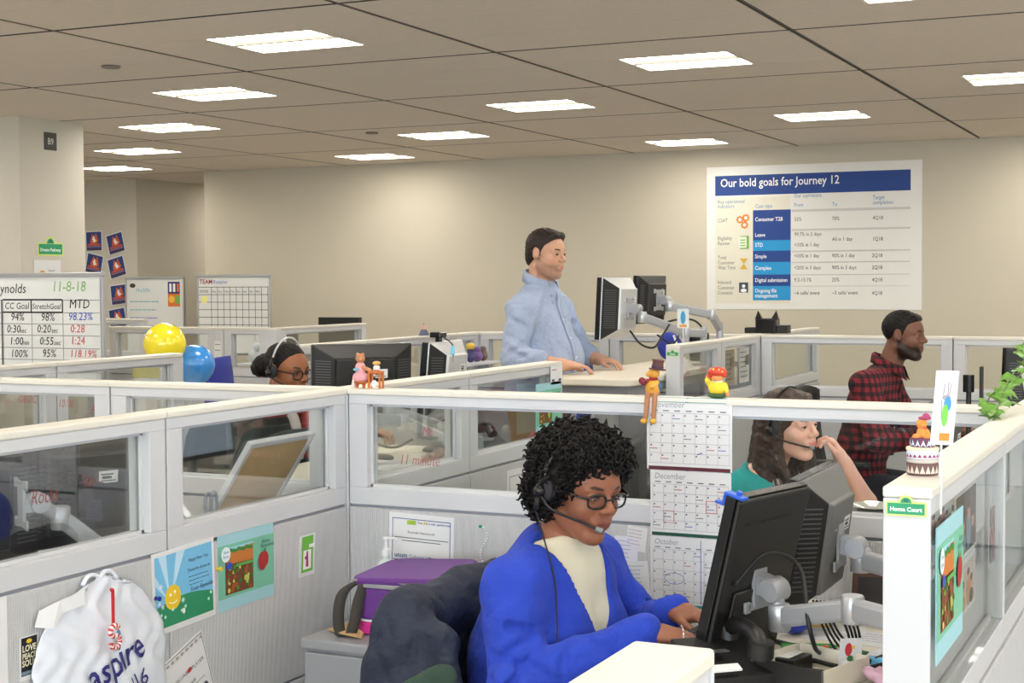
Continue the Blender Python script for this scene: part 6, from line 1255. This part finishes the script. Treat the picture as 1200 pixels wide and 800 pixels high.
MB().prism([(-.085, 0), (.085, 0), (.085, .03), (-.085, .10)], -.07, .07, 0, MP @ frame((0, 0, 0), (0, -1, 0), (0, 0, 1), (-1, 0, 0))).build('phone_body', M_black, p2_, bevel=.006); MB().tube(curve([MP @ Vector((-.04, -.09, .10)), MP @ Vector((-.04, -.05, .13)), MP @ Vector((-.04, .04, .10)), MP @ Vector((-.04, .09, .06))], 5), .02, 10).build('handset', M_blackg, p2_, smooth=40)
sheet('envelope_card', (LX+PT+.002, 5.60, 1.255), (0, 1, 0), (0, 0, -1), .12, .075, [('r', 10, 45, 22, 8, (90, 92, 100)), ('r', 66, 45, 22, 8, (90, 92, 100)), ('r', 10, 12, 40, 4, (190, 130, 130))], M_paper, 'small white name card taped to the panel end by the standing man', 'card')
sheet('white_poster', (LX+PT+.002, 5.18, .88), (0, 1, 0), (0, 0, -1), .3, .38, [('r', 8, 8, 84, 1.4, GY), ('r', 8, 30, 84, 1.4, GY), ('r', 8, 8, 1.4, 108, GY), ('r', 90.6, 8, 1.4, 108, GY)], M_paper, 'white framed notice on the panel behind the curly haired woman', 'notice')
chair('black mesh office chair of the woman with the hair bun', -3.84, 5.65, math.radians(-12), 1.0, seat=.46)
for i, (x, c, w, l) in enumerate(((-4.33, (60, 62, 50), .035, 'dark green toy on the ledge behind the standing man'), (-4.33, (70, 70, 120), .03, 'blue toy on the ledge behind the standing man'), (-4.33, (120, 90, 150), .04, 'purple toy on the ledge behind the standing man'), (-4.33, (110, 90, 80), .03, 'brown toy on the ledge behind the standing man'))):
    at = (x+.07, 8.3+.09*i+.12*(i > 0), 1.09); t_ = thing('soft_toy', l, 'toy', at); fig(t_, 'toy_body', flat(*c), [('e', (0, 0, .035), (w, w, .035)), ('e', (0, 0, .075), (w*.7, w*.7, .022)), ('e', (w*.8, -.02, .03), (.014, .02, .014))], .006, at)
    if i == 1: fig(t_, 'toy_hat', flat(230, 190, 60), [('e', (0, 0, .10), (.028, .028, .024))], .006, at)
MB_sh = tag(MB().box(-4.352, -4.18, 8.22, 8.80, 1.075, 1.088).build('ledge_shelf', M_white), 'white ledge shelf carrying the soft toys behind the standing man', 'shelf')
hb_ = thing('party_hat', 'small striped cone standing on the panel behind the webcam', 'ornament', (MX, 8.14, PH)); MB().lathe([(.06, 0), (.06, .004), (.002, .14)], 20, 0, Matrix.Translation((MX, 8.14, PH)) @ Matrix.Scale(.55, 4)).build('cone', flat(90, 96, 120), hb_, smooth=30); MB().lathe([(.034, .066), (.012, .118)], 20, 0, Matrix.Translation((MX, 8.14, PH)) @ Matrix.Scale(.57, 4)).build('stripe', flat(206, 160, 150), hb_, smooth=30)

# ------------------------------------------------------------------ standing desk and its monitors
D3 = 1.12
sd = thing('standing_desk', 'raised sit stand desk with pale top under the standing man\'s hands', 'desk', (-2.8, 7.8, 0)); MB().rrect(-3.06, -2.57, 6.86, 8.75, D3-.035, D3, .06).build('worktop', M_desk, sd, smooth=40, bevel=.006)
MB().box(-3.0, -2.62, 6.95, 8.65, D3-.09, D3-.035).build('beam', M_base, sd, bevel=.004)
for y in (7.1, 8.5): MB().box(-2.84, -2.74, y-.04, y+.04, .03, D3-.09).build('leg_column', M_base, sd, bevel=.004); MB().box(-3.04, -2.58, y-.035, y+.035, 0, .03).build('foot', M_base, sd, bevel=.004)
ma, MA_, bya = monitor('silver backed monitor with black side vents facing the standing man', (-2.985, 7.68, 1.45), (0, 1), 3, .42, .33, shell=M_silver, depth=.085)
mb_, MB2_, byb = monitor('black backed monitor behind the silver one on the standing desk', (-2.945, 8.14, 1.49), (.1, 1), 3, .36, .27, depth=.05)
arm('silver monitor arm carrying the silver backed monitor', MA_ @ Vector((0, bya, 0)), (1, 0, 0), [(-2.82, 7.70, 1.40), (-2.66, 7.95, 1.31), (-2.62, 8.15, 1.30)], D3)
arm('silver monitor arm carrying the black backed monitor', MB2_ @ Vector((0, byb, 0)), (1, -.1, 0), [(-2.81, 8.12, 1.45), (-2.63, 8.33, 1.40), (-2.62, 8.45, 1.32)], D3)
cable('black cable loop under the silver backed monitor', [(-2.86, 7.62, 1.33), (-2.80, 7.62, 1.26), (-2.74, 7.66, 1.24), (-2.72, 7.74, 1.30), (-2.70, 7.80, 1.36)], .006); cable('black cable drooping between the two raised monitor arms', [(-2.80, 7.98, 1.36), (-2.72, 8.0, 1.38), (-2.66, 8.12, 1.37), (-2.64, 8.3, 1.28)], .006)
cable('thin black cable hanging from the black backed monitor', [(-2.80, 7.88, 1.30), (-2.74, 7.92, 1.25), (-2.72, 7.98, 1.27), (-2.72, 8.06, 1.35)], .005)
street_sign('small green sign on the panel end beside the raised desk', (LX-.04-.032, 7.333, 1.235), (1, 0, 0), .064, 'Home', 18)
tk = thing('pen_ornament', 'clear card ornament with a blue feather on a thin stick', 'ornament', (LX-.04, 7.50, PH)); MB().tube([(LX-.04, 7.5, PH), (LX-.04, 7.5, PH+.09)], .003, 6).build('stick', M_paper, tk); MB().rrect(-.03, .03, -.0, .10, -.001, .001, .008, 0, frame((LX-.04, 7.5, PH+.08), (.9, .4, 0), (0, 0, 1))).build('card', flat(216, 222, 220), tk); MB().ell((0, .05, .0015), (.013, .034, .002), 14, 8, 0, frame((LX-.04, 7.499, PH+.085), (.9, .4, 0), (0, 0, 1))).build('feather', flat(60, 150, 190), tk, smooth=0); MB().box(-.018, .018, .0, .012, .001, .0025, 0, frame((LX-.04, 7.499, PH+.085), (.9, .4, 0), (0, 0, 1))).build('tag', flat(222, 150, 60), tk)
sheet('name_card', (LX-.037, 7.37, 1.20), (0, 1, 0), (0, 0, -1), .16, .09, [('r', 10, 10, 60, 4, GT), ('r', 10, 22, 40, 4, GT)], M_paper, 'white name card on the pane beside the small green sign', 'card')
for i, (y, c, l) in enumerate(((8.2, (150, 140, 120), 'collage notice on the pane behind the yellow shirted figurine'), (8.5, (196, 196, 190), 'pale printed notice on the pane behind the figurine'))): sheet('notice', (LX-.036, y, 1.20), (0, 1, 0), (0, 0, -1), .2, .2, scribble(6, 84, 6, 10, 14, GT, 6, i)+[('r', 60, 20, 30, 30, (120, 110, 90))], flat(*c), l, 'notice')
def blue_seat(label, x, y, top):
    r = chair(label, x, y, math.radians(200), top, m=cloth_mat('blue_upholstery', C(44, 56, 150)), arms=False); return r
blue_seat('blue office chair behind the raised desk by the silver monitor', -3.72, 8.36, 1.20)
blue_seat('blue office chair behind the blue balloon', -5.5, 7.15, 1.17)
bgp = thing('backpack', 'blue cloth bag with a white strap standing on the raised desk', 'bag', (-2.95, 8.56, D3)); sdf_mesh('pack', [('b', 'ell', (V3(-2.97, 8.58, D3+.085), np.eye(3), V3(.075, .06, .085)), .02, 1)], [cloth_mat('pack_blue', C(44, 60, 156))], bgp, .01, noise=.005); MB().tube(curve([(-2.93, 8.54, D3+.15), (-2.90, 8.51, D3+.10), (-2.87, 8.52, D3+.012)], 5), .008, 6).build('strap', flat(210, 210, 214), bgp, smooth=0)
tag(MB().lathe([(.05, 0), (.055, .004), (.06, .16), (.055, .165), (.002, .165)], 20, 0, Matrix.Translation((-2.80, 8.62, D3))).build('black_canister', M_blackg, smooth=40), 'black canister on the raised desk beside the blue cloth bag', 'canister')
ct = thing('cat_ear_box', 'black box with two pointed cat ears on the far panel top', 'ornament', (-2.53, 9.1, PH)); cx0 = LX-.04; MB().box(cx0-.06, cx0+.07, 9.05, 9.15, PH, PH+.09).build('box_body', M_blackg, ct, bevel=.008)
for x in (-.045, .055): MB().add([(cx0+x-.022, 9.07, PH+.085), (cx0+x+.022, 9.07, PH+.085), (cx0+x+.022, 9.11, PH+.085), (cx0+x-.022, 9.11, PH+.085), (cx0+x*1.15, 9.09, PH+.14)], [(0, 1, 4), (1, 2, 4), (2, 3, 4), (3, 0, 4), (3, 2, 1, 0)]).build('ear', M_blackg, ct)
MB().box(cx0-.13, cx0-.06, 9.06, 9.14, PH, PH+.035).box(cx0+.07, cx0+.14, 9.06, 9.14, PH, PH+.05).build('side_blocks', M_black, ct, bevel=.004)

# ------------------------------------------------------------------ teal woman's and plaid man's cubicles
desk('pale desk in front of the smiling woman in teal', -1.18, -.49, 4.12, 5.75, DZ)
monitor('black monitor with side vents in front of the woman in teal', (-.92, 5.45, 1.0), (0, 1), 6, .42, .34, depth=.07, stand=DZ)
chair('black office chair with a curved back behind the curly haired woman', -2.05, 4.70, math.radians(200), 1.06, seat=.48); chair('black office chair of the smiling woman in teal', -1.60, 5.35, math.radians(-6), .84, arms=False, seat=.40)
chair('dark mesh office chair of the man in plaid', -1.62, 7.52, 0, 1.06, seat=.5)
desk('pale desk in front of the man in plaid', -1.18, -.49, 6.1, 8.80, DZ)
monitor('black monitor with a grey edge behind the ivy leaves', (-.70, 7.30, 1.12), (.8, .6), 4, .48, .33, shell=M_black, depth=.06, stand=DZ)
w3 = thing('desk_webcam', 'black webcam on a small stand in front of the man in plaid', 'webcam', (-1.05, 7.30, DZ)); MB().lathe([(.05, 0), (.05, .01), (.012, .016), (.012, .33)], 18, 0, Matrix.Translation((-1.06, 7.30, DZ))).build('stand', M_black, w3, smooth=40); MB().tube([(-1.06, 7.3, DZ+.33), (-1.06, 7.3, DZ+.41)], .026, 14).build('camera_head', M_blackg, w3, smooth=40); MB().box(-1.01, -.995, 7.28, 7.32, DZ, DZ+.45).build('bracket', M_black, w3, bevel=.003)
sh_ = thing('glass_dish', 'cut glass dish on a black box behind the pane', 'dish', (-.88, 4.30, .93)); MB().lathe([(.03, 0), (.04, .004), (.05, .02), (.075, .03), (.07, .032), (.045, .024), (.002, .012)], 28, 0, Matrix.Translation((-.88, 4.30, .9305))).build('bowl', mat('cut_glass', C(206, 206, 202), .08, .4), sh_, smooth=20)
tag(MB().box(-1.0, -.76, 4.16, 4.44, DZ, .93).build('black_crate', M_black, bevel=.006), 'black storage box under the glass dish', 'box')
# ------------------------------------------------------------------ balloons
def balloon(label, c, r, m, tail):
    t = thing('balloon', label, 'balloon', tail); n = 14; prof = []
    for i in range(n+1):
        a = PI*i/n; z = -math.cos(a); q = math.sin(a)*(1-.10*(z < 0)*z*z); prof.append((max(r*q, .001), r*z*(1.06 if z < 0 else 1)))
    MB().lathe(prof, 32, 0, Matrix.Translation(c)).build('skin', m, t, smooth=0); MB().lathe([(.004, 0), (.012, -.014), (.001, -.015)], 12, 0, Matrix.Translation((c[0], c[1], c[2]-r*1.06))).build('knot', m, t)
    MB().tube(curve([(c[0], c[1], c[2]-r*1.07), ((c[0]+tail[0])/2+.02, (c[1]+tail[1])/2, (c[2]-r+tail[2])/2), tail], 5), .0015, 5).build('ribbon', M_paper, t)
balloon('shiny yellow balloon beside the blue balloon', (-4.905, 6.30, 1.286), .109, mat('yellow_latex', C(236, 216, 40), .18, coat=.5), (-4.85, 6.2, DZ)); balloon('shiny blue balloon half behind the yellow balloon', (-4.83, 6.45, 1.175), .103, mat('blue_latex', C(60, 142, 220), .18, coat=.5), (-4.85, 6.25, DZ))
desk('pale desk behind the balloons', -5.15, -4.5, 4.15, 6.55, DZ)
tb_ = thing('tissue_box', 'white box with a yellow label below the yellow balloon', 'box', (-4.75, 5.95, DZ)); MB().box(-4.80, -4.66, 5.92, 6.06, DZ, DZ+.44).build('carton', M_white, tb_, bevel=.004); MB().box(-4.802, -4.64, 5.915, 5.92, DZ+.40, DZ+.45).build('label_band', flat(196, 190, 120), tb_)
# ------------------------------------------------------------------ far rear corner
for i, (x, l) in enumerate(((-6.53, 'white rabbit figure behind the narrow pane'), (-6.36, 'second white rabbit figure with upright ears behind the narrow pane'))):
    at = (x, 9.45, 1.0); t_ = thing('rabbit_figure', l, 'figurine', at); fig(t_, 'rabbit', M_white, [('e', (0, 0, .05), (.05, .045, .05)), ('e', (.02, 0, .12), (.032, .03, .03)), ('c', (.01, -.012, .14), (.0, -.02, .21), .009, .007), ('c', (.01, .012, .14), (.0, .02, .21), .009, .007), ('c', (-.03, 0, .03), (.09, 0, .0), .03, .02)], .006, at)
tag(MB().box(-6.66, -6.24, 9.36, 9.60, .98, .995).build('rabbit_shelf', M_white), 'white shelf under the rabbit figures', 'shelf'); sheet('dark_poster', (-6.60, 9.62, 1.24), (1, 0, 0), (0, 0, -1), .34, .25, [], flat(70, 68, 60), 'dark board behind the rabbit figures', 'board', th=.01)
sheet('note_card', (-6.72, 9.209, 1.17), (1, 0, 0), (0, 0, -1), .06, .12, [('r', 10, 40, 80, 8, GT), ('r', 10, 110, 80, 8, GT)], M_paper, 'narrow white card on the post behind the balloons', 'card')
tag(MB().box(-6.95, -6.55, 11.0, 11.05, .9, 1.30).build('dark_screen', M_black, bevel=.004), 'dark flat screen below the calendar whiteboard', 'screen')
desk('far pale desk under the dark flat screen', -7.4, -6.3, 10.75, 11.4, .9)
